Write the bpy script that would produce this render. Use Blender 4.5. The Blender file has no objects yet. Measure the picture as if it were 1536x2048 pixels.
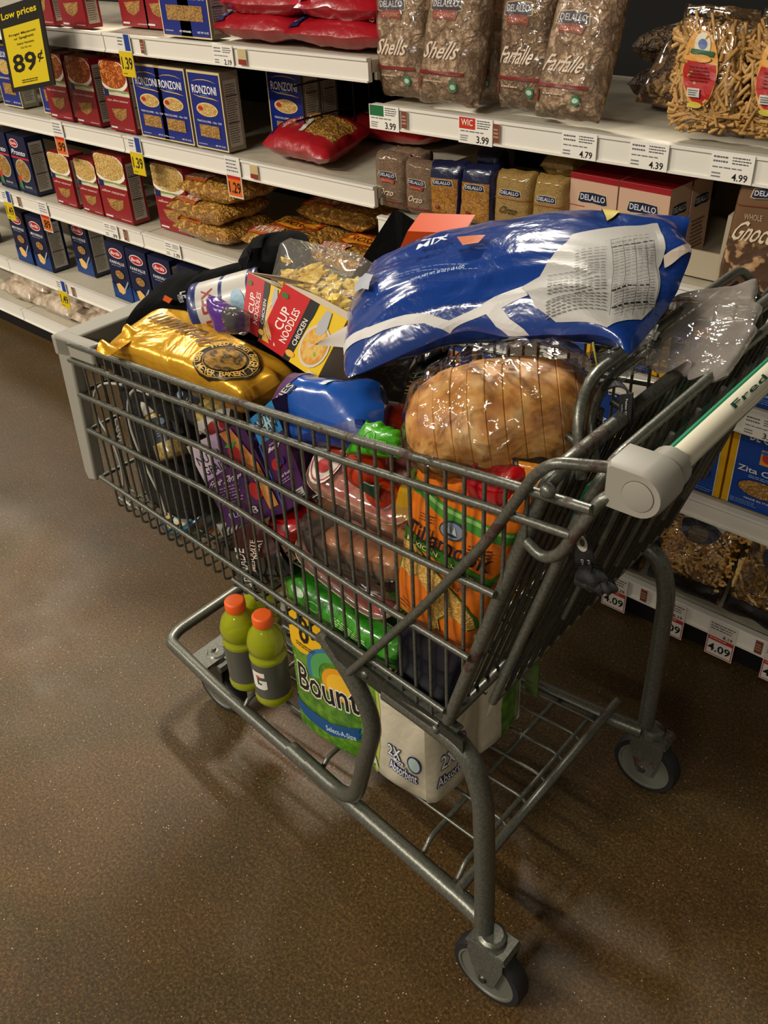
import bpy, math, random
from mathutils import Vector as V, Matrix, noise
from mathutils.geometry import tessellate_polygon
random.seed(7)
C = bpy.context.scene.collection
SC = bpy.context.scene

# ------------------------------------------------------------ camera
F_PX, TH, ROLL, PSI, CAMH = 1817.087, 0.60660, -0.0545, 0.7664, 1.45483
fw = V((-math.sin(PSI)*math.cos(TH), math.cos(PSI)*math.cos(TH), -math.sin(TH)))
r0 = V((math.cos(PSI), math.sin(PSI), 0)); u0 = r0.cross(fw)
cr = r0*math.cos(ROLL)+u0*math.sin(ROLL); cu = -r0*math.sin(ROLL)+u0*math.cos(ROLL)
CAM = V((0, 0, CAMH))
cd = bpy.data.cameras.new('camera'); co = bpy.data.objects.new('camera', cd); C.objects.link(co)
co.matrix_world = Matrix(((cr.x, cu.x, -fw.x, 0), (cr.y, cu.y, -fw.y, 0), (cr.z, cu.z, -fw.z, CAMH), (0, 0, 0, 1)))
cd.sensor_fit = 'VERTICAL'; cd.sensor_height = 36.0; cd.lens = F_PX*36.0/2048; cd.clip_start = .02
SC.camera = co

# ------------------------------------------------------------ world, lamps, exposure
w = bpy.data.worlds.new('world'); SC.world = w; w.use_nodes = True
w.node_tree.nodes['Background'].inputs[0].default_value = (1.0, .88, .70, 1)
w.node_tree.nodes['Background'].inputs[1].default_value = .20
SC.view_settings.view_transform = 'Standard'; SC.view_settings.look = 'None'
SC.view_settings.gamma = 1; SC.view_settings.use_curve_mapping = False
SC.view_settings.exposure = 0.0
def area(name, loc, sx, sy, power, col=(1, .91, .77), tgt=None):
    l = bpy.data.lights.new(name, 'AREA'); l.shape = 'RECTANGLE'; l.size = sx; l.size_y = sy; l.energy = power; l.color = col
    o = bpy.data.objects.new(name, l); C.objects.link(o); o.location = loc
    if tgt: o.rotation_euler = (V(tgt)-V(loc)).to_track_quat('-Z', 'Y').to_euler()
    return o
area('ceiling_lamp', (-3.0, 3.5, 4.40), 1.2, .30, 330)      # over the neighbouring aisle, beyond the shelves
area('ceiling_lamp', (-2.6, -3.6, 4.40), 2.4, .30, 430)    # rows behind the photographer
area('ceiling_lamp', (-6.0, -2.0, 4.40), 2.4, .30, 200)
area('ceiling_lamp', (.8, -5.5, 4.40), 2.4, .30, 220)
area('ceiling_lamp', (-7.1, 2.3, 4.40), 1.2, .30, 150)

# ------------------------------------------------------------ pixel -> point helpers, cart frame
def ray(x, y): return fw+cr*((x-768)/F_PX)-cu*((y-1024)/F_PX)
def PZ(x, y, z): d = ray(x, y); return CAM+d*((z-CAMH)/d.z)
def PY(x, y, Y): d = ray(x, y); return CAM+d*(Y/d.y)
PHI = -0.0284
CO = V((-.4512, .8843, 0)); CA = V((-math.cos(PHI), math.sin(PHI), 0)); CB = V((math.sin(PHI), math.cos(PHI), 0))
def W(a, b, z): return CO+CA*a+CB*b+V((0, 0, z))
def nb(a): return -.27+.0756*a            # near side of the basket
def PB(x, y, off=.015):                   # on the vertical plane off behind the near side
    d = ray(x, y); k = .0756; n = CB-CA*k
    return CAM+d*((-.27+off-(CAM-CO).dot(n))/d.dot(n))

# ------------------------------------------------------------ materials
def lin(h):
    h = h.lstrip('#'); v = [int(h[i:i+2], 16)/255 for i in (0, 2, 4)]
    return tuple(c/12.92 if c <= .04045 else ((c+.055)/1.055)**2.4 for c in v)+(1,)
MC = {}
def newmat(name):
    m = bpy.data.materials.new(name); m.use_nodes = True; nt = m.node_tree
    return m, nt, nt.nodes['Principled BSDF']
def mt(h, rough=.45, metal=0, coat=0, bump=0, bscale=40, emit=0):
    k = (h, rough, metal, coat, bump, bscale)
    if k in MC: return MC[k]
    m, nt, b = newmat('paint'); b.inputs['Base Color'].default_value = lin(h)
    b.inputs['Roughness'].default_value = rough; b.inputs['Metallic'].default_value = metal
    b.inputs['Coat Weight'].default_value = coat; b.inputs['Coat Roughness'].default_value = .08
    if bump:
        tc = nt.nodes.new('ShaderNodeTexCoord'); n = nt.nodes.new('ShaderNodeTexNoise'); n.inputs['Scale'].default_value = bscale
        n.inputs['Detail'].default_value = 4; n.inputs['Distortion'].default_value = .6
        bp = nt.nodes.new('ShaderNodeBump'); bp.inputs['Strength'].default_value = bump; bp.inputs['Distance'].default_value = .01
        nt.links.new(tc.outputs['Object'], n.inputs['Vector']); nt.links.new(n.outputs['Fac'], bp.inputs['Height']); nt.links.new(bp.outputs[0], b.inputs['Normal'])
    MC[k] = m; return m
def noisy(name, cols, scale=20, detail=4, rough=.5, metal=0, vor=False, bump=.2, pos=None, dist=0, coat=0, bd=.004, rr=None, stretch=(1, 1, 1)):
    k = ('n', name)
    if k in MC: return MC[k]
    m, nt, b = newmat(name); L = nt.links
    tc = nt.nodes.new('ShaderNodeTexCoord'); mp = nt.nodes.new('ShaderNodeMapping'); mp.inputs['Scale'].default_value = stretch
    L.new(tc.outputs['Object'], mp.inputs['Vector'])
    if vor:
        n = nt.nodes.new('ShaderNodeTexVoronoi'); n.inputs['Scale'].default_value = scale
        n2 = nt.nodes.new('ShaderNodeTexNoise'); n2.inputs['Scale'].default_value = scale*.7; n2.inputs['Detail'].default_value = 3
        mx = nt.nodes.new('ShaderNodeMix'); mx.data_type = 'VECTOR'; mx.inputs[0].default_value = .07
        L.new(mp.outputs[0], n2.inputs['Vector']); L.new(mp.outputs[0], mx.inputs[4]); L.new(n2.outputs['Color'], mx.inputs[5]); L.new(mx.outputs[1], n.inputs['Vector'])
        out = n.outputs['Distance']; sc = nt.nodes.new('ShaderNodeMath'); sc.operation = 'MULTIPLY'; sc.inputs[1].default_value = 1.25
        L.new(out, sc.inputs[0]); out = sc.outputs[0]
    else:
        n = nt.nodes.new('ShaderNodeTexNoise'); n.inputs['Scale'].default_value = scale; n.inputs['Detail'].default_value = detail
        n.inputs['Distortion'].default_value = dist; L.new(mp.outputs[0], n.inputs['Vector']); out = n.outputs['Fac']
    rp = nt.nodes.new('ShaderNodeValToRGB'); el = rp.color_ramp.elements
    ps = pos or [.3+.4*i/(len(cols)-1) for i in range(len(cols))]
    el[0].position = ps[0]; el[0].color = lin(cols[0]); el[1].position = ps[-1]; el[1].color = lin(cols[-1])
    for p_, c_ in list(zip(ps, cols))[1:-1]: e = el.new(p_); e.color = lin(c_)
    L.new(out, rp.inputs[0]); L.new(rp.outputs[0], b.inputs['Base Color'])
    b.inputs['Roughness'].default_value = rough; b.inputs['Metallic'].default_value = metal
    b.inputs['Coat Weight'].default_value = coat; b.inputs['Coat Roughness'].default_value = .1
    if bump:
        bp = nt.nodes.new('ShaderNodeBump'); bp.inputs['Strength'].default_value = bump; bp.inputs['Distance'].default_value = bd
        if vor: bp.invert = True
        L.new(out, bp.inputs['Height']); L.new(bp.outputs[0], b.inputs['Normal'])
    MC[k] = m; return m
def film(name, tint='#ffffff', base=.05, k=.55, rough=.08, bump=.6, bscale=14, haze=0.0, hcol='#cfcac0'):
    kk = ('f', name)
    if kk in MC: return MC[kk]
    m = bpy.data.materials.new(name); m.use_nodes = True; nt = m.node_tree; nt.nodes.clear(); L = nt.links
    o = nt.nodes.new('ShaderNodeOutputMaterial'); t = nt.nodes.new('ShaderNodeBsdfTransparent'); t.inputs[0].default_value = lin(tint)
    g = nt.nodes.new('ShaderNodeBsdfGlossy'); g.inputs['Roughness'].default_value = rough
    d = nt.nodes.new('ShaderNodeBsdfDiffuse'); d.inputs[0].default_value = lin(hcol)
    tc = nt.nodes.new('ShaderNodeTexCoord'); n = nt.nodes.new('ShaderNodeTexNoise'); n.inputs['Scale'].default_value = bscale; n.inputs['Detail'].default_value = 3; n.inputs['Distortion'].default_value = 1.2
    bp = nt.nodes.new('ShaderNodeBump'); bp.inputs['Strength'].default_value = bump; bp.inputs['Distance'].default_value = .02
    L.new(tc.outputs['Object'], n.inputs['Vector']); L.new(n.outputs['Fac'], bp.inputs['Height']); L.new(bp.outputs[0], g.inputs['Normal'])
    fr = nt.nodes.new('ShaderNodeFresnel'); fr.inputs[0].default_value = 1.45; L.new(bp.outputs[0], fr.inputs['Normal'])
    ma = nt.nodes.new('ShaderNodeMath'); ma.operation = 'MULTIPLY_ADD'; ma.inputs[1].default_value = k; ma.inputs[2].default_value = base; ma.use_clamp = True
    L.new(fr.outputs[0], ma.inputs[0])
    m1 = nt.nodes.new('ShaderNodeMixShader'); m1.inputs[0].default_value = haze; L.new(t.outputs[0], m1.inputs[1]); L.new(d.outputs[0], m1.inputs[2])
    m2 = nt.nodes.new('ShaderNodeMixShader'); L.new(ma.outputs[0], m2.inputs[0]); L.new(m1.outputs[0], m2.inputs[1]); L.new(g.outputs[0], m2.inputs[2])
    L.new(m2.outputs[0], o.inputs[0]); MC[kk] = m; return m
FILM = film('clear_film', base=.04, k=.8, bump=.9)
WRAP = film('crinkled_film', base=.03, k=.6, bump=.7, bscale=26, haze=.10)
SHEER = film('produce_film', base=.05, k=.7, bump=.8, bscale=18, haze=.45, hcol='#b9b0a8')
CLAM = film('tray_film', base=.05, k=.9, bump=.15, bscale=6, haze=.06)
HAZE = film('hazy_film', base=.02, k=.6, bump=.8, bscale=18, haze=.10, hcol='#c8b49c')
SMOKE = film('smoked_film', tint='#b09a86', base=.06, k=.9, bump=.2, bscale=6, haze=.25, hcol='#6a5040')

# cart metal
def metal_mat(name, rust, c0='#5a5b53', c1='#6f7067'):
    m, nt, b = newmat(name); L = nt.links
    tc = nt.nodes.new('ShaderNodeTexCoord')
    n1 = nt.nodes.new('ShaderNodeTexNoise'); n1.inputs['Scale'].default_value = 260; n1.inputs['Detail'].default_value = 2
    n2 = nt.nodes.new('ShaderNodeTexNoise'); n2.inputs['Scale'].default_value = 16; n2.inputs['Detail'].default_value = 7; n2.inputs['Roughness'].default_value = .7
    for n in (n1, n2): L.new(tc.outputs['Object'], n.inputs['Vector'])
    r1 = nt.nodes.new('ShaderNodeValToRGB'); r1.color_ramp.elements[0].position = .35; r1.color_ramp.elements[1].position = .7
    r1.color_ramp.elements[0].color = lin(c0); r1.color_ramp.elements[1].color = lin(c1); L.new(n1.outputs['Fac'], r1.inputs[0])
    r2 = nt.nodes.new('ShaderNodeValToRGB'); r2.color_ramp.elements[0].position = rust; r2.color_ramp.elements[1].position = rust+.07; L.new(n2.outputs['Fac'], r2.inputs[0])
    mx = nt.nodes.new('ShaderNodeMix'); mx.data_type = 'RGBA'; L.new(r2.outputs[0], mx.inputs[0]); L.new(r1.outputs[0], mx.inputs[6]); mx.inputs[7].default_value = lin('#3a2419')
    L.new(mx.outputs[2], b.inputs['Base Color'])
    inv = nt.nodes.new('ShaderNodeMath'); inv.operation = 'MULTIPLY_ADD'; inv.inputs[1].default_value = -.55; inv.inputs[2].default_value = .55; L.new(r2.outputs[0], inv.inputs[0]); L.new(inv.outputs[0], b.inputs['Metallic'])
    rr = nt.nodes.new('ShaderNodeMath'); rr.operation = 'MULTIPLY_ADD'; rr.inputs[1].default_value = .45; rr.inputs[2].default_value = .36; L.new(r2.outputs[0], rr.inputs[0]); L.new(rr.outputs[0], b.inputs['Roughness'])
    bp = nt.nodes.new('ShaderNodeBump'); bp.inputs['Strength'].default_value = .25; bp.inputs['Distance'].default_value = .001; L.new(n1.outputs['Fac'], bp.inputs['Height']); L.new(bp.outputs[0], b.inputs['Normal'])
    return m
METAL = metal_mat('grey_cart_paint', .66); METALR = metal_mat('worn_cart_paint', .535); DARKM = metal_mat('dark_cart_paint', .7, '#343530', '#45463f')
RUSTY = metal_mat('rusted_paint', .44)
GREYP = mt('#8f8c82', .42); RUB = mt('#16171a', .6); WHEELG = mt('#5a5b52', .5)
def floor_mat():
    m, nt, b = newmat('speckled_brown_concrete'); L = nt.links; tc = nt.nodes.new('ShaderNodeTexCoord')
    def nz(s, d=4, ro=.55): n = nt.nodes.new('ShaderNodeTexNoise'); n.inputs['Scale'].default_value = s; n.inputs['Detail'].default_value = d; n.inputs['Roughness'].default_value = ro; L.new(tc.outputs['Object'], n.inputs['Vector']); return n.outputs['Fac']
    def ramp(i, st):
        r = nt.nodes.new('ShaderNodeValToRGB'); e = r.color_ramp.elements; e[0].position, e[0].color = st[0][0], lin(st[0][1]); e[1].position, e[1].color = st[-1][0], lin(st[-1][1])
        for p_, c_ in st[1:-1]: q = e.new(p_); q.color = lin(c_)
        L.new(i, r.inputs[0]); return r.outputs[0]
    def mix(f, a, c, mode='MIX'):
        x = nt.nodes.new('ShaderNodeMix'); x.data_type = 'RGBA'; x.blend_type = mode
        for s, v in ((0, f), (6, a), (7, c)):
            if hasattr(v, 'links'): L.new(v, x.inputs[s])
            else: x.inputs[s].default_value = v
        return x.outputs[2]
    base = ramp(nz(2.2, 5), [(.3, '#5e482a'), (.46, '#6c522c'), (.58, '#625030'), (.68, '#705232'), (.8, '#7c5830')])
    fine = ramp(nz(190, 3, .7), [(.3, '#505050'), (.5, '#a8a8a8'), (.68, '#ffffff')])
    c = mix(.85, base, fine, 'MULTIPLY')
    def specks(scale, thr, col, keep):
        v = nt.nodes.new('ShaderNodeTexVoronoi'); v.inputs['Scale'].default_value = scale; L.new(tc.outputs['Object'], v.inputs['Vector'])
        s = nt.nodes.new('ShaderNodeSeparateColor'); L.new(v.outputs['Color'], s.inputs[0])
        a = nt.nodes.new('ShaderNodeMath'); a.operation = 'LESS_THAN'; L.new(v.outputs['Distance'], a.inputs[0]); a.inputs[1].default_value = thr
        k = nt.nodes.new('ShaderNodeMath'); k.operation = 'LESS_THAN'; L.new(s.outputs[0], k.inputs[0]); k.inputs[1].default_value = keep
        q = nt.nodes.new('ShaderNodeMath'); q.operation = 'MULTIPLY'; L.new(a.outputs[0], q.inputs[0]); L.new(k.outputs[0], q.inputs[1]); return q.outputs[0]
    c = mix(specks(330, .33, 0, .25), c, lin('#2a1f16')); c = mix(specks(240, .26, 0, .10), c, lin('#8f6040')); c = mix(specks(200, .2, 0, .035), c, lin('#c9b698'))
    L.new(c, b.inputs['Base Color'])
    rr = ramp(nz(5, 6), [(.3, '#a0a0a0'), (.7, '#c0c0c0')]); L.new(rr, b.inputs['Roughness'])
    b.inputs['Specular IOR Level'].default_value = .32
    bp = nt.nodes.new('ShaderNodeBump'); bp.inputs['Strength'].default_value = .15; bp.inputs['Distance'].default_value = .002; L.new(nz(120, 3), bp.inputs['Height']); L.new(bp.outputs[0], b.inputs['Normal'])
    return m

# ------------------------------------------------------------ mesh builder
def tube_path(pts, fillet=0, seg=5, closed=False):
    pts = [V(p) for p in pts]; n = len(pts)
    if fillet <= 0 or n < 3: return pts
    out = []
    for i, p in enumerate(pts):
        if not closed and i in (0, n-1): out.append(p); continue
        a = pts[(i-1) % n]; c = pts[(i+1) % n]; d1 = (a-p); d2 = (c-p)
        f = min(fillet, d1.length*.49, d2.length*.49); s = p+d1.normalized()*f; e = p+d2.normalized()*f
        for k in range(seg+1):
            t = k/seg; out.append(s*(1-t)**2+p*2*t*(1-t)+e*t*t)
    return out
class MB:
    def __init__(s): s.v = []; s.f = []; s.m = []; s.mats = []
    def mi(s, m):
        if m not in s.mats: s.mats.append(m)
        return s.mats.index(m)
    def add(s, vs, fs, m):
        k = len(s.v); s.v += [V(p) for p in vs]; i = s.mi(m)
        for f in fs: s.f.append(tuple(k+q for q in f)); s.m.append(i)
    def tube(s, pts, r, m, n=8, fillet=0, closed=False, seg=5):
        P = tube_path(pts, fillet, seg, closed); N = len(P); vs = []; fs = []
        t0 = (P[1]-P[0]).normalized(); ref = V((0, 0, 1)) if abs(t0.z) < .9 else V((1, 0, 0))
        x = t0.cross(ref).normalized()
        for i in range(N):
            if closed: t = (P[(i+1) % N]-P[i-1]).normalized()
            else: t = ((P[min(i+1, N-1)]-P[i]).normalized()+(P[i]-P[max(i-1, 0)]).normalized()); t = t.normalized() if t.length > 1e-6 else t0
            x = (x-t*x.dot(t)).normalized(); y = t.cross(x)
            rr = r if not callable(r) else r(i/(N-1))
            for k in range(n): a = 2*math.pi*k/n; vs.append(P[i]+x*(math.cos(a)*rr)+y*(math.sin(a)*rr))
        for i in range(N if closed else N-1):
            j = (i+1) % N
            for k in range(n): l = (k+1) % n; fs.append((i*n+k, i*n+l, j*n+l, j*n+k))
        if not closed: fs.append(tuple(range(n-1, -1, -1))); fs.append(tuple((N-1)*n+k for k in range(n)))
        s.add(vs, fs, m)
    def hexa(s, c, m, mm=None):      # c: 8 corners, bottom 4 ccw then top 4
        F = [(0, 3, 2, 1), (4, 5, 6, 7), (0, 1, 5, 4), (1, 2, 6, 5), (2, 3, 7, 6), (3, 0, 4, 7)]
        k = len(s.v); s.v += [V(p) for p in c]
        for i, f in enumerate(F): s.f.append(tuple(k+q for q in f)); s.m.append(s.mi((mm or {}).get(i, m)))
    def box(s, x0, x1, y0, y1, z0, z1, m, mm=None):
        s.hexa([(x0, y0, z0), (x1, y0, z0), (x1, y1, z0), (x0, y1, z0), (x0, y0, z1), (x1, y0, z1), (x1, y1, z1), (x0, y1, z1)], m, mm)
    def lathe(s, o, ax, prof, m, n=20, xr=None, mats=None):
        o = V(o); ax = V(ax).normalized(); x = ax.orthogonal().normalized() if xr is None else V(xr); y = ax.cross(x); vs = []; k0 = len(s.v)
        for (r, h) in prof:
            for k in range(n): a = 2*math.pi*k/n; vs.append(o+ax*h+(x*math.cos(a)+y*math.sin(a))*r)
        s.v += vs
        for i in range(len(prof)-1):
            mm = mats[i] if mats else m; q = s.mi(mm)
            for k in range(n): l = (k+1) % n; s.f.append((k0+i*n+k, k0+i*n+l, k0+(i+1)*n+l, k0+(i+1)*n+k)); s.m.append(q)
        s.f.append(tuple(k0+k for k in range(n-1, -1, -1))); s.m.append(s.mi(mats[0] if mats else m))
        s.f.append(tuple(k0+(len(prof)-1)*n+k for k in range(n))); s.m.append(s.mi(mats[-1] if mats else m))
    def grid(s, fn, nu, nv, m, closed_u=False, mf=None):
        k = len(s.v)
        for j in range(nv+1):
            for i in range(nu+1): s.v.append(V(fn(i/nu, j/nv)))
        for j in range(nv):
            for i in range(nu):
                a = k+j*(nu+1)+i; s.f.append((a, a+1, a+nu+2, a+nu+1)); s.m.append(s.mi(mf((i+.5)/nu, (j+.5)/nv) if mf else m))
    def build(s, name, parent=None, smooth=True, loc=None, angle=63, inv=None):
        me = bpy.data.meshes.new(name)
        vs = s.v
        off = V(loc) if loc is not None else V((0, 0, 0))
        if inv is not None: vs = [inv @ p for p in vs]
        me.from_pydata([tuple(p-off) for p in vs], [], s.f)
        for m in s.mats: me.materials.append(m)
        me.polygons.foreach_set('material_index', s.m)
        if smooth:
            me.polygons.foreach_set('use_smooth', [True]*len(s.f)); me.set_sharp_from_angle(angle=math.radians(angle))
        me.update(); o = bpy.data.objects.new(name, me); C.objects.link(o)
        if parent is not None: o.parent = parent
        elif loc is not None: o.location = off
        return o
def tag(o, label=None, cat=None, group=None, kind=None):
    if label: o['label'] = label
    if cat: o['category'] = cat
    if group: o['group'] = group
    if kind: o['kind'] = kind
    return o
def thing(name, label, cat, loc=(0, 0, 0), group=None, rz=0):
    o = bpy.data.objects.new(name, None); C.objects.link(o); o.location = loc; o.rotation_euler = (0, 0, rz); o.empty_display_size = .05
    return tag(o, label, cat, group)
def dup(root, loc, rz=0, label=None, group=None, rot=None, scale=None):
    r = root.copy(); C.objects.link(r); r.location = loc; r.rotation_euler = rot if rot else (0, 0, rz)
    if scale: r.scale = scale
    if label: r['label'] = label
    if group: r['group'] = group
    for ch in list(root.children):
        c = ch.copy(); C.objects.link(c); c.parent = r
        for g in list(ch.children): d = g.copy(); C.objects.link(d); d.parent = c
    return r

# ------------------------------------------------------------ flat print on surfaces
TX = {}
def text_tris(t):
    if t in TX: return TX[t]
    cv = bpy.data.curves.new('t', 'FONT'); cv.body = t.lstrip('*'); cv.resolution_u = 2; cv.offset = .022 if t[0] == '*' else .012
    ob = bpy.data.objects.new('t', cv); me = ob.to_mesh(); vs = [(v.co.x, v.co.y) for v in me.vertices]; tr = []
    me.calc_loop_triangles()
    for q in me.loop_triangles: tr.append([vs[i] for i in q.vertices])
    ob.to_mesh_clear(); bpy.data.objects.remove(ob); bpy.data.curves.remove(cv)
    if tr:
        xs = [p[0] for q in tr for p in q]; ys = [p[1] for q in tr for p in q]; x0, x1, y0, y1 = min(xs), max(xs), min(ys), max(ys)
        tr = [[((p[0]-x0)/(x1-x0+1e-9)-.5, (p[1]-y0)/(y1-y0+1e-9)-.5) for p in q] for q in tr]
    TX[t] = tr; return tr
def item_tris(it):
    k = it[0]
    if k == 'r': _, a, b, c, d, m = it; return [[(a, b), (c, b), (c, d)], [(a, b), (c, d), (a, d)]], m
    if k == 'e':
        _, cx, cy, ru, rv, m = it; n = 20; p = [(cx+ru*math.cos(6.28318*i/n), cy+rv*math.sin(6.28318*i/n)) for i in range(n)]
        return [[(cx, cy), p[i], p[(i+1) % n]] for i in range(n)], m
    if k == 'ring':
        _, cx, cy, ru, rv, t, m = it; n = 24; o = []
        P = lambda i, s: (cx+ru*s*math.cos(6.28318*i/n), cy+rv*s*math.sin(6.28318*i/n))
        for i in range(n): o += [[P(i, 1), P(i+1, 1), P(i+1, t)], [P(i, 1), P(i+1, t), P(i, t)]]
        return o, m
    if k == 'p':
        _, pts, m = it; tt = tessellate_polygon([[V((x, y, 0)) for x, y in pts]]); return [[pts[i] for i in q] for q in tt], m
    if k == 't':
        _, t, cx, cy, wu, hv, m = it[:7]; rot = math.radians(it[7]) if len(it) > 7 else 0; sh = it[8] if len(it) > 8 else 0; asp = it[9] if len(it) > 9 else 1
        c, s = math.cos(rot), math.sin(rot); out = []
        for q in text_tris(t):
            o = []
            for (x, y) in q:
                X = x*wu+sh*y*wu; Y = y*hv*asp; o.append((cx+c*X-s*Y, cy+(s*X+c*Y)/asp))
            out.append(o)
        return out, m
    if k == 'at':   # letters round an ellipse
        _, t, cx, cy, ru, rv, a0, a1, sz, m = it; out = []
        for i, ch in enumerate(t):
            if ch == ' ': continue
            a = math.radians(a0+(a1-a0)*i/(len(t)-1)); r = a-math.pi/2 if a1 < a0 else a+math.pi/2
            asp = rv/ru if ru else 1
            for q in text_tris(ch):
                o = []
                for (x, y) in q:
                    X = x*sz*.7; Y = y*sz; o.append((cx+ru*math.cos(a)+(math.cos(r)*X-math.sin(r)*Y), cy+rv*math.sin(a)+(math.sin(r)*X+math.cos(r)*Y)*asp))
                out.append(o)
        return out, m
    if k == 'l':    # rows of fine print
        _, a, b, c, d, n, m = it; out = []; rnd = random.Random(int(a*999)+n); h = (d-b)/n
        for i in range(n):
            y = d-(i+.75)*h; x = a; e = a+(c-a)*rnd.uniform(.75, 1)
            while x < e-.01:
                L = (c-a)*rnd.uniform(.06, .22); x1 = min(x+L, e); out += [[(x, y), (x1, y), (x1, y+h*.42)], [(x, y), (x1, y+h*.42), (x, y+h*.42)]]; x = x1+(c-a)*.03
        return out, m
def split(tris, lim):
    out = []; st = list(tris)
    while st:
        t = st.pop(); e = [((t[i][0]-t[(i+1) % 3][0])**2+(t[i][1]-t[(i+1) % 3][1])**2, i) for i in range(3)]; L, i = max(e)
        if L > lim*lim:
            a, b, c = t[i], t[(i+1) % 3], t[(i+2) % 3]; m = ((a[0]+b[0])/2, (a[1]+b[1])/2); st.append([a, m, c]); st.append([m, b, c])
        else: out.append(t)
    return out
def prints(name, surf, items, parent, loc=None, lim=None, eps=.0005, mb=None):
    own = mb is None; mb = mb or MB()
    n = -1; pm = None
    for it in items:
        tr, m = item_tris(it)
        if isinstance(m, str): m = mt(m)
        if m is not pm: n += 1; pm = m
        if lim: tr = split(tr, lim)
        vs = []; fs = []; e = eps*(1+min(n, 40)*.5)
        for t in tr:
            k = len(vs); vs += [surf(p[0], p[1], e) for p in t]; fs.append((k, k+1, k+2))
        mb.add(vs, fs, m)
    if own: return mb.build(name, parent, smooth=bool(lim), loc=loc, angle=180)
def quad_surf(o, U, Vv):     # flat surface: origin, full-width vector, full-height vector
    o, U, Vv = V(o), V(U), V(Vv); n = U.cross(Vv).normalized()
    return lambda u, v, e=0: o+U*u+Vv*v+n*e

# pillow shaped pouch over a quad of four corners
class Pouch:
    def __init__(s, BL, BR, TR, TL, th, p=2.2, q=.5, wr=.004, seed=1, end=0, flat=0, bow=0, wf=9, pinch=0, vend=True, ef=.3, mid=None):
        s.mid = mid
        s.c = [V(x) for x in (BL, BR, TR, TL)]; s.th = th; s.p = p; s.q = q; s.wr = wr; s.seed = seed; s.bow = bow; s.wf = wf; s.pinch = pinch; s.flat = flat; s.ef = ef
        BL, BR, TR, TL = s.c; s.U = ((BR-BL)+(TR-TL))/2; s.Vv = ((TL-BL)+(TR-BR))/2; s.n = s.U.cross(s.Vv).normalized(); s.ctr = (BL+BR+TR+TL)/4
        s.wd, s.hd = s.U.length, s.Vv.length
    def prof(s, u, v):
        a = max(0, 1-abs(2*u-1)**s.p)**s.q; b = max(0, 1-abs(2*v-1)**s.p)**s.q; return a*b
    def P(s, u, v, e=0, side=1):
        BL, BR, TR, TL = s.c; t = s.prof(u, v)
        uu = .5+(u-.5)*(1-s.pinch*(2*v-1)**2); vv = .5+(v-.5)*(1-s.pinch*(2*u-1)**2*.6)
        b = BL*(1-uu)*(1-vv)+BR*uu*(1-vv)+TR*uu*vv+TL*(1-uu)*vv
        if s.mid:
            o1 = s.mid[0]-(BL+BR)/2; o2 = s.mid[1]-(TL+TR)/2; k4 = 4*uu*(1-uu); b = b+(o1*(1-vv)+o2*vv)*k4
        q = V((u*s.wd*s.wf, v*s.hd*s.wf, s.seed*7.3+side*3))
        w1 = noise.noise(q*1.0)*1.2; w2 = 1-2*abs(noise.noise(q*2.3+V((3, 1, 0)))); w3 = 1-2*abs(noise.noise(V((q.x*.8+q.y*.5, q.y*3.0, q.z))*1.6))
        ed = (1-s.ef)+s.ef*(1-t)
        ww = s.wr*(w1+.6*w2*ed+.5*w3*ed)
        edge = min(u, 1-u, v, 1-v); k = min(1, edge*12)
        lat = noise.noise(V((u*4, v*4, s.seed)))*s.wr*1.5
        return b+s.n*(side*(s.th/2*t+ww*k)+s.bow*(1-(2*u-1)**2)+e*(1 if side > 0 else -1)+(1-k)*lat)+s.U.normalized()*(lat*(1-k))+s.Vv.normalized()*(lat*(1-k))
    def mesh(s, name, m, parent, loc, nu=26, nv=30, mf=None, back=None):
        mb = MB(); mb.grid(lambda u, v: s.P(u, v), nu, nv, m, mf=mf)
        mb.grid(lambda u, v: s.P(1-u, v, 0, -1), nu, nv, back or m, mf=(lambda u, v: mf(1-u, v)) if mf and not back else None)
        return mb.build(name, parent, loc=loc, angle=60)
def pix(p): d = p-CAM; z = d.dot(fw); return 768+F_PX*d.dot(cr)/z, 1024-F_PX*d.dot(cu)/z
def UVs(P, pts):      # where on the pouch front do these marks of the photograph lie
    G = [(i/40, j/40) for i in range(41) for j in range(41)]; Q = [pix(P.P(u, v)) for u, v in G]; out = []
    for x, y in pts:
        b = min(range(len(G)), key=lambda k: (Q[k][0]-x)**2+(Q[k][1]-y)**2); u, v = G[b]; st = .0125
        for _ in range(4):
            u, v = min(((u+i*st, v+j*st) for i in (-1, 0, 1) for j in (-1, 0, 1)), key=lambda w: sum((a-b_)**2 for a, b_ in zip(pix(P.P(min(1, max(0, w[0])), min(1, max(0, w[1])))), (x, y)))); st /= 2
        out.append((min(1, max(0, u)), min(1, max(0, v))))
    return out
def pouch(name, label, cat, corners, th, m, items=(), group=None, nu=26, nv=30, lim=.05, mf=None, partn='pouch', back=None, eps=.0012, **k):
    P = Pouch(*corners, th, **k); t = thing(name, label, cat, P.ctr, group)
    P.mesh(partn, m, t, P.ctr, nu, nv, mf, back)
    if callable(items): items = items(P)
    if items: prints('printed_front', lambda u, v, e=0: P.P(u, v, e), items, t, loc=P.ctr, lim=lim, eps=eps)
    return t, P
exec_parts = []

# ------------------------------------------------------------ structure
WHITE = mt('#e8e4da', .35); DECKM = noisy('cream_shelf_paint', ['#b8b09c', '#c8c0ac'], 30, rough=.5, bump=.03); BLACKM = mt('#0d0d0d', .5)
mb = MB(); mb.box(-9, 4, -5, 6, -.05, 0, floor_mat()); tag(mb.build('floor', smooth=False), kind='structure')
mb = MB(); mb.box(-9, 4, -5, 6, 4.6, 4.65, mt('#4a463e', .9)); tag(mb.build('ceiling', smooth=False), kind='structure')

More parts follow.
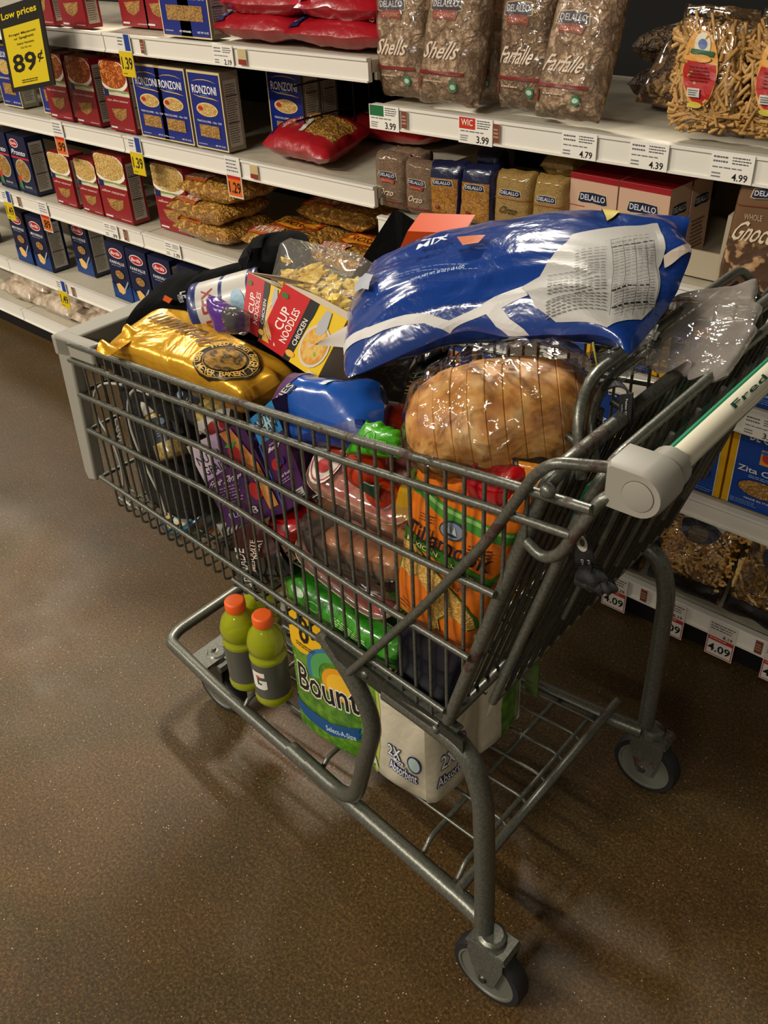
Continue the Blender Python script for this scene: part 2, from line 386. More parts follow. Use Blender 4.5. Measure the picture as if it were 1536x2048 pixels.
# shelving: left bay x -4.3..-1.46, right bay x -1.46..0.9
YF = 1.546
LZ = [.112, .315, .598, .882, 1.148]; RZ = [.112, .388, .612, .818, 1.060]
bays = [('long shelving bay stocked with boxed macaroni and spaghetti', -4.3, -1.462, LZ, [-4.3, -3.44, -2.46, -1.462]), ('shelving bay stocked with bagged organic pasta and blue pasta cartons', -1.458, .75, RZ, [-1.458, .75])]
holes = noisy('perforated_cream_paint', ['#6b6352', '#b8b09c', '#c8c0ac'], 95, rough=.5, vor=True, pos=[.06, .16, .6], bump=.1)
for lab, x0, x1, zs, cuts in bays:
    t = thing('shelving_bay', lab, 'shelving', ((x0+x1)/2, 1.8, 0)); L = t.location
    def bb(name, *a, mm=None, **k):
        m_ = MB(); m_.box(*a); o = m_.build(name, t, smooth=False, loc=L); return o
    bb('back_panel', x0, x1, 2.10, 2.13, 0, 1.9, mt('#060505', .9))
    bb('kick_plate', x0, x1, 1.565, 1.60, 0.0, .062, mt('#0b0b0b', .5))
    for zi, z in enumerate(zs):
        for c0, c1 in zip(cuts[:-1], cuts[1:]):
            m_ = MB(); m_.box(c0+.002, c1-.002, YF+.01, 2.095, z-.030, z-.006, holes if zi in (0, 1, 2) and x0 < -2 else DECKM); d = m_.build('shelf_deck', t, smooth=False, loc=L)
            lp = MB(); lp.box(c0+.002, c1-.002, YF, YF+.012, z-.048, z, WHITE); lp.box(c0+.002, c1-.002, YF-.004, YF, z-.048, z-.044, WHITE); lp.box(c0+.002, c1-.002, YF-.004, YF, z-.006, z, WHITE)
            lp.build('price_rail', t, smooth=False, loc=L)
    for cx in cuts:
        if cx in (cuts[0], cuts[-1]) or True:
            for z in zs[1:]:
                m_ = MB(); m_.hexa([(cx-.004, YF+.02, z-.045), (cx+.004, YF+.02, z-.045), (cx+.004, 2.09, z-.09), (cx-.004, 2.09, z-.09), (cx-.004, YF+.02, z-.03), (cx+.004, YF+.02, z-.03), (cx+.004, 2.09, z-.03), (cx-.004, 2.09, z-.03)], mt('#a49c88', .5)); m_.build('shelf_bracket', t, smooth=False, loc=L)

# ------------------------------------------------------------ cartons
PASTA = noisy('short_pasta', ['#8c6428', '#d09c4c', '#e8bc70'], 100, vor=True, pos=[.75, .35, .05], bump=.6, coat=.2)
SAUCED = noisy('sauced_pasta', ['#9c4014', '#e08c38', '#f4cc80'], 75, vor=True, pos=[.7, .35, .05], bump=.1)
CHEESY = noisy('creamy_pasta', ['#b48a3c', '#e8cf90', '#f4e6bc'], 120, vor=True, pos=[.7, .35, .05], bump=.1)
def carton(name, label, cat, w_, h, d, front, side, items, side_items=(), top=None, group=None):
    t = thing(name, label, cat, (0, 0, 0), group); mb = MB(); mb.box(0, w_, 0, d, 0, h, side, {2: front, 1: top or side}); mb.build('carton', t, smooth=False)
    b = MB(); prints('x', quad_surf((0, 0, 0), (w_, 0, 0), (0, 0, h)), items, None, mb=b, eps=.0004)
    if side_items: prints('x', quad_surf((w_, 0, 0), (0, d, 0), (0, 0, h)), side_items, None, mb=b, eps=.0004)
    b.build('printed_front', t, smooth=False); return t
NF = [('r', .14, .06, .86, .9, '#b9b3a6'), ('l', .2, .1, .8, .86, 26, '#5a564e'), ('r', .18, .70, .82, .712, '#222222'), ('r', .18, .36, .82, .37, '#222222')]
RED = mt('#8c1822', .4, coat=.25); NAVY = mt('#0c1a3e', .38, coat=.2); RBLUE = mt('#14267a', .38, coat=.25); CREAM = '#e6cf94'
def mac_items(word, food):
    return [('e', .45, .80, .62, .235, '#f0ead8'), ('e', .45, .82, .55, .205, food), ('r', -.0, .52, 1.0, .60, '#d9d2b8'), ('p', [(0, .555), (.3, .56), (.55, .575), (.8, .56), (1, .57), (1, .6), (0, .6)], '#8b9a5c'), ('r', .0, .0, 1, .52, RED), ('r', .02, .50, .2, .6, '#15275a'),
            ('t', word, .5, .445, .8, .042, '#e8c8b8', 0, .1), ('p', [(.2, .32), (.8, .35), (.74, .22), (.5, .15), (.28, .2)], PASTA), ('r', .05, .035, .3, .06, '#e0dcd8'), ('l', .6, .03, .95, .06, 1, '#d8b8b0')]
PH = {}
def clipE(items):    # keep art inside the front panel
    out = []
    for it in items:
        if it[0] == 'e' and (it[1]+it[3] > 1 or it[1]-it[3] < 0 or it[2]+it[4] > 1):
            n = 28; pts = [(min(1, max(0, it[1]+it[3]*math.cos(6.2832*i/n))), min(1, it[2]+it[4]*math.sin(6.2832*i/n))) for i in range(n)]; out.append(('p', pts, it[5]))
        else: out.append(it)
    return out
PH['elbow'] = carton('macaroni_carton', 'x', 'carton', .128, .188, .05, RED, RED, clipE(mac_items('large elbow macaroni', SAUCED)), NF)
PH['shell'] = carton('macaroni_carton', 'x', 'carton', .128, .188, .062, RED, RED, clipE(mac_items('elbow macaroni', CHEESY)), NF)
PH['tri'] = carton('pasta_carton', 'x', 'carton', .135, .192, .06, mt(CREAM, .4), mt('#8d8672', .5), [('r', .03, .02, .97, .97, RBLUE), ('t', 'RONZONI', .48, .77, .74, .105, '#f4f4f0'), ('p', [(.12, .86), (.3, .885), (.5, .893), (.7, .885), (.88, .86), (.7, .892), (.5, .902), (.3, .892)], '#e8c060'), ('p', [(.1, .70), (.3, .685), (.5, .68), (.7, .675), (.9, .65), (.7, .662), (.5, .668), (.3, .673)], '#e8c060'), ('t', 'italiano', .48, .70, .24, .014, '#6ab0e0'),
    ('e', .5, .52, .33, .09, '#e8c88c'), ('e', .5, .52, .30, .08, SAUCED if False else CHEESY), ('e', .3, .53, .08, .03, '#b03018'), ('t', 'TRICOLORE - No 120', .52, .365, .76, .026, '#dcdce8'), ('r', .2, .16, .8, .32, PASTA), ('l', .1, .05, .45, .075, 1, '#a8b0d0'), ('t', 'NET WT 12 OZ', .78, .065, .3, .02, '#e8e8f0')], NF)
PH['penne'] = carton('pasta_carton', 'x', 'carton', .125, .192, .06, mt(CREAM, .4), mt('#8d8672', .5), [('r', .03, .02, .97, .97, RBLUE), ('t', 'RONZONI', .48, .84, .74, .09, '#f4f4f0'), ('e', .5, .64, .34, .12, CHEESY), ('t', 'PENNE RIGATE - No 76', .5, .46, .8, .03, '#f0e0b0'), ('r', .22, .2, .8, .38, PASTA), ('l', .1, .06, .45, .09, 1, '#a8b0d0'), ('t', 'NET WT 16 OZ', .75, .075, .36, .025, '#e8e8f0')], NF)
def barilla(nm, spoon=True):
    it = [('e', .5, .83, .34, .085, '#e8e0dc'), ('e', .5, .83, .31, .07, '#b81c24'), ('t', 'Barilla', .5, .83, .46, .06, '#f4f0ec', 0, .12), ('t', nm, .5, .665, .74, .05, '#e8e8ec'), ('l', .18, .6, .82, .625, 1, '#9aa6c8'), ('e', .52, .46, .24, .085, '#0a1430'), ('e', .52, .46, .22, .075, PASTA)]
    if spoon: it += [('p', [(.0, .0), (1, .0), (1, .3), (.6, .18), (.2, .2), (0, .3)], '#123a78'), ('p', [(.22, .26), (.42, .3), (.6, .24), (.66, .16), (.5, .1), (.3, .13)], '#e8b868'), ('p', [(.6, .2), (.64, .17), (.92, .36), (.9, .39)], '#98a8c0')]
    return it
PH['farf'] = carton('pasta_carton', 'x', 'carton', .112, .196, .055, NAVY, NAVY, barilla('FARFALLE'), NF)
PH['mini'] = carton('pasta_carton', 'x', 'carton', .112, .196, .075, NAVY, NAVY, barilla('MINI FARFALLE'), NF)
PH['pronto'] = carton('pasta_carton', 'x', 'carton', .118, .196, .07, NAVY, NAVY, [('e', .32, .86, .24, .075, '#e8e0dc'), ('e', .32, .86, .21, .06, '#b81c24'), ('t', 'Barilla', .32, .86, .3, .045, '#f4f0ec'), ('t', 'Pronto', .48, .71, .78, .09, '#f4f4f4', 0, .1), ('r', 0, .60, 1, .635, '#c02838'), ('e', .5, .4, .4, .2, '#a8a89c'), ('e', .5, .4, .36, .175, PASTA), ('p', [(.12, .25), (.28, .22), (.3, .05), (.1, .1)], '#3a7a3c'), ('e', .2, .24, .1, .06, '#b8402c'), ('t', 'ELBOWS', .6, .12, .4, .03, '#d0d0d8')], NF)
DC = mt('#0a3f96', .35, coat=.2); DCY = mt('#d8a414', .4)
PH['zita'] = carton('pasta_carton', 'x', 'carton', .150, .192, .05, DCY, DCY, [('r', .09, 0, .91, 1, DC), ('r', .085, 0, .095, 1, '#e8e4d8'), ('r', .905, 0, .915, 1, '#e8e4d8'), ('t', 'DE CECCO', .5, .84, .56, .10, '#f2f2f2'), ('r', .40, .55, .68, .72, '#d89038'), ('e', .5, .64, .08, .06, '#b83820'), ('e', .45, .69, .05, .02, '#2060b0'), ('t', 'Zita Cut', .42, .46, .56, .065, '#f0f0f0'), ('t', 'no. 118', .78, .46, .14, .03, '#e0e0e8'), ('l', .3, .37, .7, .41, 2, '#9ab0d8'), ('e', .5, .26, .33, .105, '#0a2a60'), ('e', .5, .26, .31, .095, PASTA), ('t', 'MADE IN ITALY', .5, .13, .4, .022, '#d8e0d8'), ('l', .12, .04, .5, .1, 3, '#7090c8'), ('l', .66, .03, .9, .08, 2, '#7090c8')], [])
PINK = mt('#c9a58c', .45)
DLP = [(0, .1), (.12, .0), (.5, .08), (.88, .0), (1, .1), (.94, .9), (.5, 1), (.06, .9)]
def logo(cx, cy, w_, h, word='DELALLO', rot=0, sub=None, bg='#141c3c'):
    it = [('p', [(cx-w_*.54+w_*1.08*x, cy-h*.58+h*1.16*y) for x, y in DLP], '#c8b48c'), ('p', [(cx-w_/2+w_*x, cy-h/2+h*y) for x, y in DLP], bg), ('t', word, cx, cy+h*.02, w_*.84, h*.52, '#d8d8dc')]
    if sub: it += [('p', [(cx-w_*.4, cy-h*.5), (cx, cy-h*.42), (cx+w_*.44, cy-h*.5), (cx+w_*.38, cy-h*1.2), (cx, cy-h*1.1), (cx-w_*.36, cy-h*1.2)], '#8c2c1c'), ('t', sub, cx, cy-h*.82, w_*.66, h*.34, '#d88868')]
    return it
PH['risotto'] = carton('risotto_carton', 'x', 'carton', .108, .152, .075, PINK, PINK, logo(.5, .72, .62, .14)+[('r', 0, .93, 1, 1, '#98101c'), ('r', 0, .595, .34, .605, '#a83018'), ('r', .8, .595, 1, .605, '#a83018'), ('t', 'ARBORIO', .56, .5, .34, .03, '#5a4a3c'), ('t', 'Risotto', .5, .38, .76, .16, '#2c2420', 0, .15), ('l', .2, .1, .8, .22, 3, '#6a5444')], logo(.5, .72, .7, .14)+[('l', .15, .1, .85, .5, 8, '#6a5444')], top=mt('#98101c', .4))
used = set()
def put(kind, x, z, Y=1.575, rz=0, lab='', group=None, py=None, sc=(1, 1, 1)):
    X = x
    p = PH[kind]
    if kind not in used: used.add(kind); o = p; o.location = (X, Y, z); o.rotation_euler = (0, 0, rz)
    else: o = dup(p, (X, Y, z), rz)
    o['label'] = lab; o.scale = sc
    if group: o['group'] = group
    elif 'group' in o: del o['group']
    return o
def shx(px, py, Y): return PY(px, py, Y).x
ORD = ['first', 'second', 'third', 'fourth', 'fifth', 'sixth']
# second shelf from the top
Z = LZ[3]
for i, px in enumerate([(104, 232), (157, 245), (224, 261)]): put('elbow', shx(*px, 1.575), Z, lab=f'red macaroni carton with sauced pasta photo, {ORD[i]} of three right of the yellow price sign', group='red macaroni cartons on the second shelf')
for i, px in enumerate([(287, 280), (332, 288), (396, 299)]): put('tri', shx(*px, 1.575), Z, lab=f'blue pasta carton with cream border, {ORD[i]} from left of the three beside the red cartons', group='blue bordered pasta cartons on the second shelf')
for i, dy in enumerate((.09, .155)): put('tri', shx(391, 298, 1.575)+.17, Z, Y=1.62+dy, lab='blue bordered pasta carton in the shade '+('behind the front row' if i == 0 else 'deepest of the two beside the wire divider'), group='blue bordered pasta cartons set back')
for i, px in enumerate([(-60, 200), (-5, 208), (75, 222)]): put('penne', shx(*px, 1.575), Z, Y=1.60, lab='blue pasta carton '+['cut off by the photo edge, under the yellow sign', 'with yellow border just left of the yellow sign post', 'half hidden by the yellow price sign'][i], group='blue cartons near the yellow sign')
for i in range(3): put('elbow', shx(224, 261, 1.575)-.31+.155*i, Z, Y=1.64+.03*i, lab='red macaroni carton in the back row behind the sauced pasta cartons, '+ORD[i]+' from left', group='red macaroni cartons in the back row')
# top shelf
Z = LZ[4]
for i, (x, y, Y) in enumerate([(-60, 50, 1.575), (68, 57, 1.575), (130, 64, 1.575)]): put('elbow', shx(x, y, Y), Z, Y, lab=f'red macaroni carton, {ORD[i]} from left on the top shelf', group='red cartons on the top shelf')
for i, (x, y) in enumerate([(248, 58), (297, 60)]): put('elbow', shx(x, y, 1.66), Z, 1.66, lab='red macaroni carton set back on the top shelf, '+('farther from' if i == 0 else 'touching')+' the blue carton', group='red cartons on the top shelf')
for i, (x, y) in enumerate([(326, 75), (361, 81)]): put('penne', shx(x, y, 1.575), Z, 1.58, lab='blue penne carton on the top shelf, '+('left one of the pair' if i == 0 else 'beside the red noodle bags'), group='penne cartons on the top shelf')
# third shelf
Z = LZ[2]
for i, (x, y, Y) in enumerate([(118, 408, 1.575), (170, 424, 1.575), (214, 440, 1.575), (322, 450, 1.61)]): put('shell', shx(x, y, Y), Z, Y, sc=[(.98, 1, .90), (.92, 1, .90), (1.22, 1, 1.08), (1.22, 1, 1.05)][i], lab=['red macaroni carton with creamy pasta photo, beside the dark spaghetti cartons', 'red macaroni carton with creamy pasta photo, between two like it', 'red macaroni carton showing its full right side, above the perforated shelf', 'red macaroni carton set back in shade beside the yellow noodle bags'][i], group='red macaroni cartons on the third shelf')
for i, (x, y) in enumerate([(-42, 370), (8, 383), (46, 397)]): put('pronto', shx(x, y, 1.575), Z, 1.575, lab=f'dark blue quick pasta carton with red band, {ORD[i]} from left', group='dark blue quick pasta cartons')
# fourth shelf
Z = LZ[1]
for i, (x, y, Y) in enumerate([(-50, 500, 1.575), (40, 520, 1.575), (78, 540, 1.575), (155, 530, 1.64)]): put('mini', shx(x, y, Y), Z, Y, lab=['dark blue carton cut off by the left photo edge on the fourth shelf', 'dark blue mini bow tie carton, left of a pair', 'dark blue mini bow tie carton with white side panel, right of a pair', 'dark blue carton set back beside the empty shelf stretch'][i], group='dark blue mini pasta cartons')
for i, (x, y) in enumerate([(232, 593), (271, 604), (316, 620), (372, 636), (430, 655)]): put('farf', shx(x, y, 1.575), Z, 1.575, lab=f'dark blue bow tie pasta carton with red oval, {ORD[i]} from the empty shelf stretch', group='dark blue bow tie cartons behind the cart')
# right bay cartons
for i in range(7):
    x = shx(1440, 1005, 1.572)-.155*i+.155*1; put('zita', x, RZ[1], 1.572, lab=f'blue and yellow cut pasta carton on the lower shelf, {ORD[i] if i < 6 else "seventh"} from the right', group='blue and yellow cartons on the lower shelf')
for i in range(6): put('zita', shx(1465, 800, 1.572)-.155*(i-1), RZ[2], 1.572, lab=f'blue and yellow cut pasta carton above the 3.49 tag, {ORD[i]} from the right', group='blue and yellow cartons on the middle shelf')
x = shx(1135, 455, 1.60); put('risotto', x, RZ[3], 1.60, rz=-.05, lab='pink risotto carton with red lid, left of the front pair', group='risotto cartons'); put('risotto', x+.111, RZ[3], 1.595, rz=-.05, lab='pink risotto carton with red lid, right of the front pair', group='risotto cartons')
put('risotto', x+.005, RZ[3], 1.68, rz=-.05, lab='pink risotto carton standing behind the front pair', group='risotto cartons'); put('risotto', x+.116, RZ[3], 1.675, rz=-.05, lab='pink risotto carton behind the pair, showing its side', group='risotto cartons')

# ------------------------------------------------------------ bags on shelves
def bag4(x0, x1, z0, z1, Y, lean=0, skew=0, twist=0): # upright bag quad
    return [(x0, Y, z0), (x1, Y+twist, z0), (x1+skew, Y+lean+twist, z1), (x0+skew, Y+lean, z1)]
REDP = mt('#a01420', .28, coat=.5, bump=.25, bscale=30)
NOOD = noisy('egg_noodles', ['#8c6020', '#cc9840', '#ecc878'], 70, vor=True, pos=[.8, .4, .05], bump=.8, bd=.006, coat=.6)
def rbag(lab, x0, x1, z, Y, dy=.19, seed=1, tilt=0, th=.066, words='extra wide egg noodles'):
    cs = [(x0, Y, z+th*.45), (x1, Y, z+th*.5+tilt), (x1, Y+dy, z+th*.62+tilt), (x0, Y+dy, z+th*.62)]
    t, P = pouch('noodle_bag', lab, 'bag', cs, th, REDP, (), 'red egg noodle bags', nu=26, nv=14, p=2.6, q=.42, wr=.004, seed=seed, wf=16)
    # label on the front flank
    f = lambda u, v, e=0: P.P(u, .03+.26*v, e*2+.0006)
    prints('printed_front', f, [('r', .03, 0.0, .15, 1.2, '#101c50'), ('ring', .09, .55, .03, .35, .8, '#8090c0'), ('t', words, .58, .55, .56, .5, '#e8c0b8')], t, loc=P.ctr, lim=.04, eps=.0015)
    return t
X = lambda px, py: PY(px, py, 1.58).x
zt = LZ[4]
rbag('red egg noodle bag lying at the bottom left of the top shelf heap', X(428, 88), X(585, 92), zt, 1.58, seed=1)
rbag('red egg noodle bag lying at the bottom right of the top shelf heap', X(572, 92), X(765, 108), zt, 1.575, seed=2)
rbag('red egg noodle bag lying on the left of the heap, second layer', X(440, 50), X(600, 60), zt+.052, 1.585, seed=3)
rbag('red egg noodle bag lying on the right of the heap, second layer', X(590, 50), X(755, 80), zt+.052, 1.58, seed=4)
rbag('red egg noodle bag topmost on the heap', X(600, 5), X(770, 20), zt+.105, 1.585, seed=5)
# tilted bag with the window and its neighbour behind
def nbag(lab, cs, seed):
    def mf(u, v): return NOOD if (.42+.12*math.sin(v*6) < u < .95 and .22 < v < .78) else REDP
    t, P = pouch('noodle_bag', lab, 'bag', cs, .07, REDP, [('r', .02, .1, .12, .9, '#101c50'), ('t', 'wide egg noodles', .28, .42, .5, .1, '#e8c0b8', 78), ('p', [(.36, .6), (.5, .5), (.52, .2), (.46, .2), (.44, .45)], '#d8d4c0')], 'red noodle bags with a window', nu=34, nv=22, mf=mf, p=2.6, q=.45, wr=.006, seed=seed, wf=12)
z = LZ[3]+.035
nbag('red noodle bag with clear window lying at the end of the second shelf', [PY(528, 292, 1.585)*0+V((shx(528, 300, 1.59), 1.585, z)), V((shx(660, 345, 1.59)+.02, 1.565, z)), V((shx(745, 300, 1.8)-.0, 1.80, z+.01)), V((shx(600, 255, 1.80), 1.83, z+.02))], 11)
nbag('red noodle bag lying behind the one with the window', [V((-1.86, 1.84, z)), V((-1.56, 1.82, z)), V((-1.5, 2.04, z+.02)), V((-1.82, 2.05, z+.02))], 12)
# wire divider
t = thing('wire_divider', 'black wire divider between the blue cartons and the noodle bags', 'divider', (-1.80, 1.9, LZ[3])); L = t.location
for i in range(8): m_ = MB(); y = 1.66+.06*i; m_.tube([(-1.80, y, LZ[3]), (-1.80, y, LZ[3]+.235)], .0028, BLACKM, 6); m_.build('wire', t, loc=L)
for z in (.01, .09, .17, .23): m_ = MB(); m_.tube([(-1.80, 1.63, LZ[3]+z), (-1.80, 2.09, LZ[3]+z)], .0025, BLACKM, 6); m_.build('rail', t, loc=L)
# yellow noodle bags
YB = noisy('gold_egg_noodles', ['#8c5c18', '#d09c3c', '#f0cc78'], 60, vor=True, pos=[.8, .38, .05], bump=.9, bd=.007, coat=.9)
def ybag(lab, x0, x1, z, Y0, Y1, seed, top=True, th=.06):
    cs = [(x0, Y0, z+th*.5), (x1, Y0-.01, z+th*.5), (x1, Y1, z+th*.6), (x0, Y1, z+th*.6)]
    t, P = pouch('noodle_bag', lab, 'bag', cs, th, YB, (), 'yellow noodle bags on the third shelf', nu=24, nv=18, p=3.2, q=.5, wr=.006, seed=seed, wf=14)
    f = lambda u, v, e=0: P.P(u, .02+.3*v, e*2+.001)
    prints('printed_front', f, [('r', .02, .2, .5, .95, '#b0541c'), ('t', 'EXTRA ANCHO', .3, .6, .42, .5, '#e8dcc8', 0, .1), ('e', .06, .6, .05, .4, '#b02014')], t, loc=P.ctr, lim=.05, eps=.0015)
    if top: prints('printed_top', lambda u, v, e=0: P.P(u, v, e+.001), [('p', [(.2, .4), (.35, .34), (.6, .36), (.8, .5), (.78, .72), (.55, .66), (.35, .7), (.22, .6)], '#a8380c'), ('p', [(.24, .44), (.36, .38), (.6, .4), (.75, .52), (.74, .67), (.55, .61), (.36, .65), (.26, .57)], '#d89424'), ('t', 'ROSA', .5, .52, .36, .12, '#7c1c10', -8)], t, loc=P.ctr, lim=.05, eps=.0015)
z = LZ[2]; xa = shx(342, 475, 1.58)
ybag('yellow noodle bag at the bottom of the stack of three beside the red carton', xa+.01, xa+.27, z, 1.585, 1.78, 21)
ybag('yellow noodle bag in the middle of the stack of three', xa-.0, xa+.26, z+.058, 1.58, 1.78, 22)
ybag('yellow noodle bag on top of the stack of three', xa+.04, xa+.3, z+.116, 1.60, 1.80, 23)
ybag('yellow noodle bag in the centre of the shelf behind the clear tray', xa+.31, xa+.58, z+.01, 1.60, 1.8, 24)
ybag('yellow noodle bag leaning near the right end of the third shelf', xa+.54, xa+.81, z+.0, 1.63, 1.83, 25)
ybag('yellow noodle bag in the shade atop the centre bags', xa+.4, xa+.68, z+.07, 1.74, 1.94, 26)
ybag('yellow noodle bag in deep shade at the right rear of the third shelf', xa+.62, xa+.86, z+.06, 1.85, 2.04, 27)
# rice noodle bags on the bottom deck
RICE = noisy('rice_in_clear_bag', ['#7c6a58', '#c0ac94', '#dccfbc'], 30, detail=6, pos=[.3, .5, .7], bump=.5, bd=.005, coat=1.0, rough=.3)
rb = [(-3.66, .0, .150, 0), (-3.38, .0, .150, 1), (-3.10, .0, .150, 2), (-3.56, .02, .205, 3), (-3.27, .03, .205, 4), (-2.98, .02, .205, 5), (-3.74, .06, .255, 6), (-3.42, .10, .25, 7), (-2.80, .0, .150, 8)]
rlab = ['in the lowest layer beside the left photo edge', 'in the middle of the lowest layer', 'in the lowest layer beside the cart front', 'in the second layer, leftmost', 'in the second layer, below the 1.49 tag', 'in the second layer, behind the cart corner', 'topmost against the left photo edge', 'topmost in shade under the shelf', 'low and mostly hidden behind the cart front']
for x, dy, z, k in rb:
    Y = 1.57+dy; pouch('bean_bag', 'clear bag of pale dry goods '+rlab[k], 'bag', [(x, Y, z), (x+.27, Y, z), (x+.27, Y+.19, z+.01), (x, Y+.19, z+.015)], .075, RICE, (), 'clear bags on the bottom deck', nu=24, nv=16, p=2.4, q=.45, wr=.007, seed=40+k, wf=12)

# organic pasta bags on the upper right shelf
SHELLS = noisy('whole_wheat_shells', ['#8c6c4c', '#c8a684', '#e4cdb0'], 42, vor=True, pos=[.8, .35, .03], bump=1.0, bd=.012, coat=.35, rough=.4)
TWIST = noisy('whole_wheat_farfalle', ['#70523a', '#b08c66', '#d4b894'], 55, vor=True, pos=[.8, .35, .03], bump=1.0, bd=.01, coat=.35, rough=.4)
FINEW = noisy('whole_wheat_small', ['#5c4430', '#94765a', '#b89c80'], 170, vor=True, pos=[.8, .35, .03], bump=.5, bd=.004, coat=.3, rough=.45)
def obag(lab, cs, word, m, seed, th=.07):
    it = logo(.42, .76, .52, .1, sub='ORGANIC')+[('t', word, .45, .42, .6, .13, '#e0cdb8', 0, .2), ('r', .04, .235, .86, .262, '#7c2424'), ('r', .06, .12, .12, .22, '#7c3a24'), ('e', .72, .15, .065, .042, '#3c7a54'), ('e', .72, .15, .045, .02, '#b8ccb8'), ('l', .2, .17, .62, .2, 1, '#c8b098')]
    t, P = pouch('organic_pasta_bag', lab, 'bag', cs, th, m, it, 'organic pasta bags on the upper right shelf', nu=24, nv=30, p=4, q=.5, wr=.004, seed=seed, wf=14, lim=.07)
    W2 = Pouch(*cs, th+.003, p=4, q=.5, wr=.004, seed=seed, wf=14); mb = MB(); mb.grid(lambda u, v: W2.P(u, v, .0022), 20, 24, HAZE); mb.build('clear_wrap', t, loc=P.ctr)
z = RZ[4]; q = lambda x, y, Y=1.60: PY(x, y, Y)
def oq(bl, br, tr, tl, Y=1.60, lean=.03):
    a = PY(*bl, Y); b = PY(*br, Y); c_ = PY(*tr, Y+lean); d = PY(*tl, Y+lean); a.z = b.z = z+.008; return [a, b, c_, d]
obag('organic shells bag at the left end of the upper right shelf', oq((770, 188), (862, 198), (868, -55), (760, -50)), 'Shells', SHELLS, 51)
obag('organic shells bag leaning right beside the one at the shelf end', oq((840, 193), (957, 208), (995, -60), (878, -60), 1.585, .03), 'Shells', SHELLS, 52)
obag('organic shells bag standing in shade between the two pairs', oq((955, 190), (1010, 192), (1015, -50), (960, -45), 1.66), 'Shells', SHELLS, 53)
obag('organic bow tie pasta bag standing upright', oq((1003, 195), (1110, 205), (1125, -50), (1020, -50), 1.615), 'Farfalle', TWIST, 54)
obag('organic bow tie pasta bag leaning right beside the upright one', oq((1072, 205), (1200, 220), (1260, -20), (1130, -30), 1.585, .05), 'Farfalle', SHELLS, 55)
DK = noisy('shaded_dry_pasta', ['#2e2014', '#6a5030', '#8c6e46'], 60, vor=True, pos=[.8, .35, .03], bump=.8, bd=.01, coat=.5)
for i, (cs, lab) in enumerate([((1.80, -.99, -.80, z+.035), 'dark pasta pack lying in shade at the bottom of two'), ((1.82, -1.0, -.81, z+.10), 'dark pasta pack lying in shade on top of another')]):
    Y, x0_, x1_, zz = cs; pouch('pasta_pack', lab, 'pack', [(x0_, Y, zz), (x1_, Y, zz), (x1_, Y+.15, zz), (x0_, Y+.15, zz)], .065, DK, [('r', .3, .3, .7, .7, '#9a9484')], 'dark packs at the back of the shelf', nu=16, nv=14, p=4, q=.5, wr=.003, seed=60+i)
PENNEM = noisy('pale_penne', ['#4a3018', '#b08850', '#d8b880'], 48, vor=True, pos=[.8, .35, .03], bump=1.0, bd=.012, coat=.6)
pouch('pasta_bag', 'slumped bag of pale penne behind the tall clear bag', 'bag', [(-.93, 1.73, z+.02), (-.70, 1.73, z+.02), (-.72, 1.83, z+.15), (-.90, 1.83, z+.15)], .09, PENNEM, [('t', 'pappardelle', .55, .78, .7, .12, '#c8b8a0')], None, p=3, q=.45, wr=.006, seed=63)

# tall clear bags of handmade pasta, real sticks behind film
STK = mt('#b08442', .55, bump=.3, bscale=200); STK2 = mt('#c79c5c', .55, bump=.3, bscale=200)
def sticks(P, n, L, r, seed, name, parent, mats, vmax=.78, bend=.15, wide=False):
    rnd = random.Random(seed); mb = MB()
    for i in range(n):
        u = rnd.uniform(.07, .93); v = rnd.uniform(.05, vmax); s = 1 if rnd.random() < .8 else -1; dpt = rnd.uniform(.55, .95)
        c = P.P(u, v, 0, s); base = P.P(u, v, 0, -s); c = base.lerp(c, .5+.5*dpt)
        a = rnd.gauss(math.pi/2, .6) if v > .2 else rnd.gauss(0, .5)
        d = (P.U.normalized()*math.cos(a)+P.Vv.normalized()*math.sin(a)+P.n*rnd.uniform(-.15, .15)).normalized(); l = L*rnd.uniform(.6, 1.1)
        # keep inside
        k = P.Vv.normalized(); hh = P.hd; lo = v*hh; l2 = min(l/2, (lo-.004)/max(.2, abs(d.dot(k))) if lo > .01 else l/4)
        w2 = min(u, 1-u)*P.wd; l2 = min(l2, (w2+.006)/max(.12, abs(d.dot(P.U.normalized())))); l2 = max(l2, .008)
        side = d.cross(P.n).normalized()*rnd.uniform(-bend, bend)*l2
        mb.tube([c-d*l2, c+side, c+d*l2], r*rnd.uniform(.8, 1.2), rnd.choice(mats), 5, fillet=l2*.8, seg=2)
    o = mb.build(name, parent, angle=80); o.data.transform(Matrix.Translation(-P.ctr)); tag(o, kind='stuff'); return o
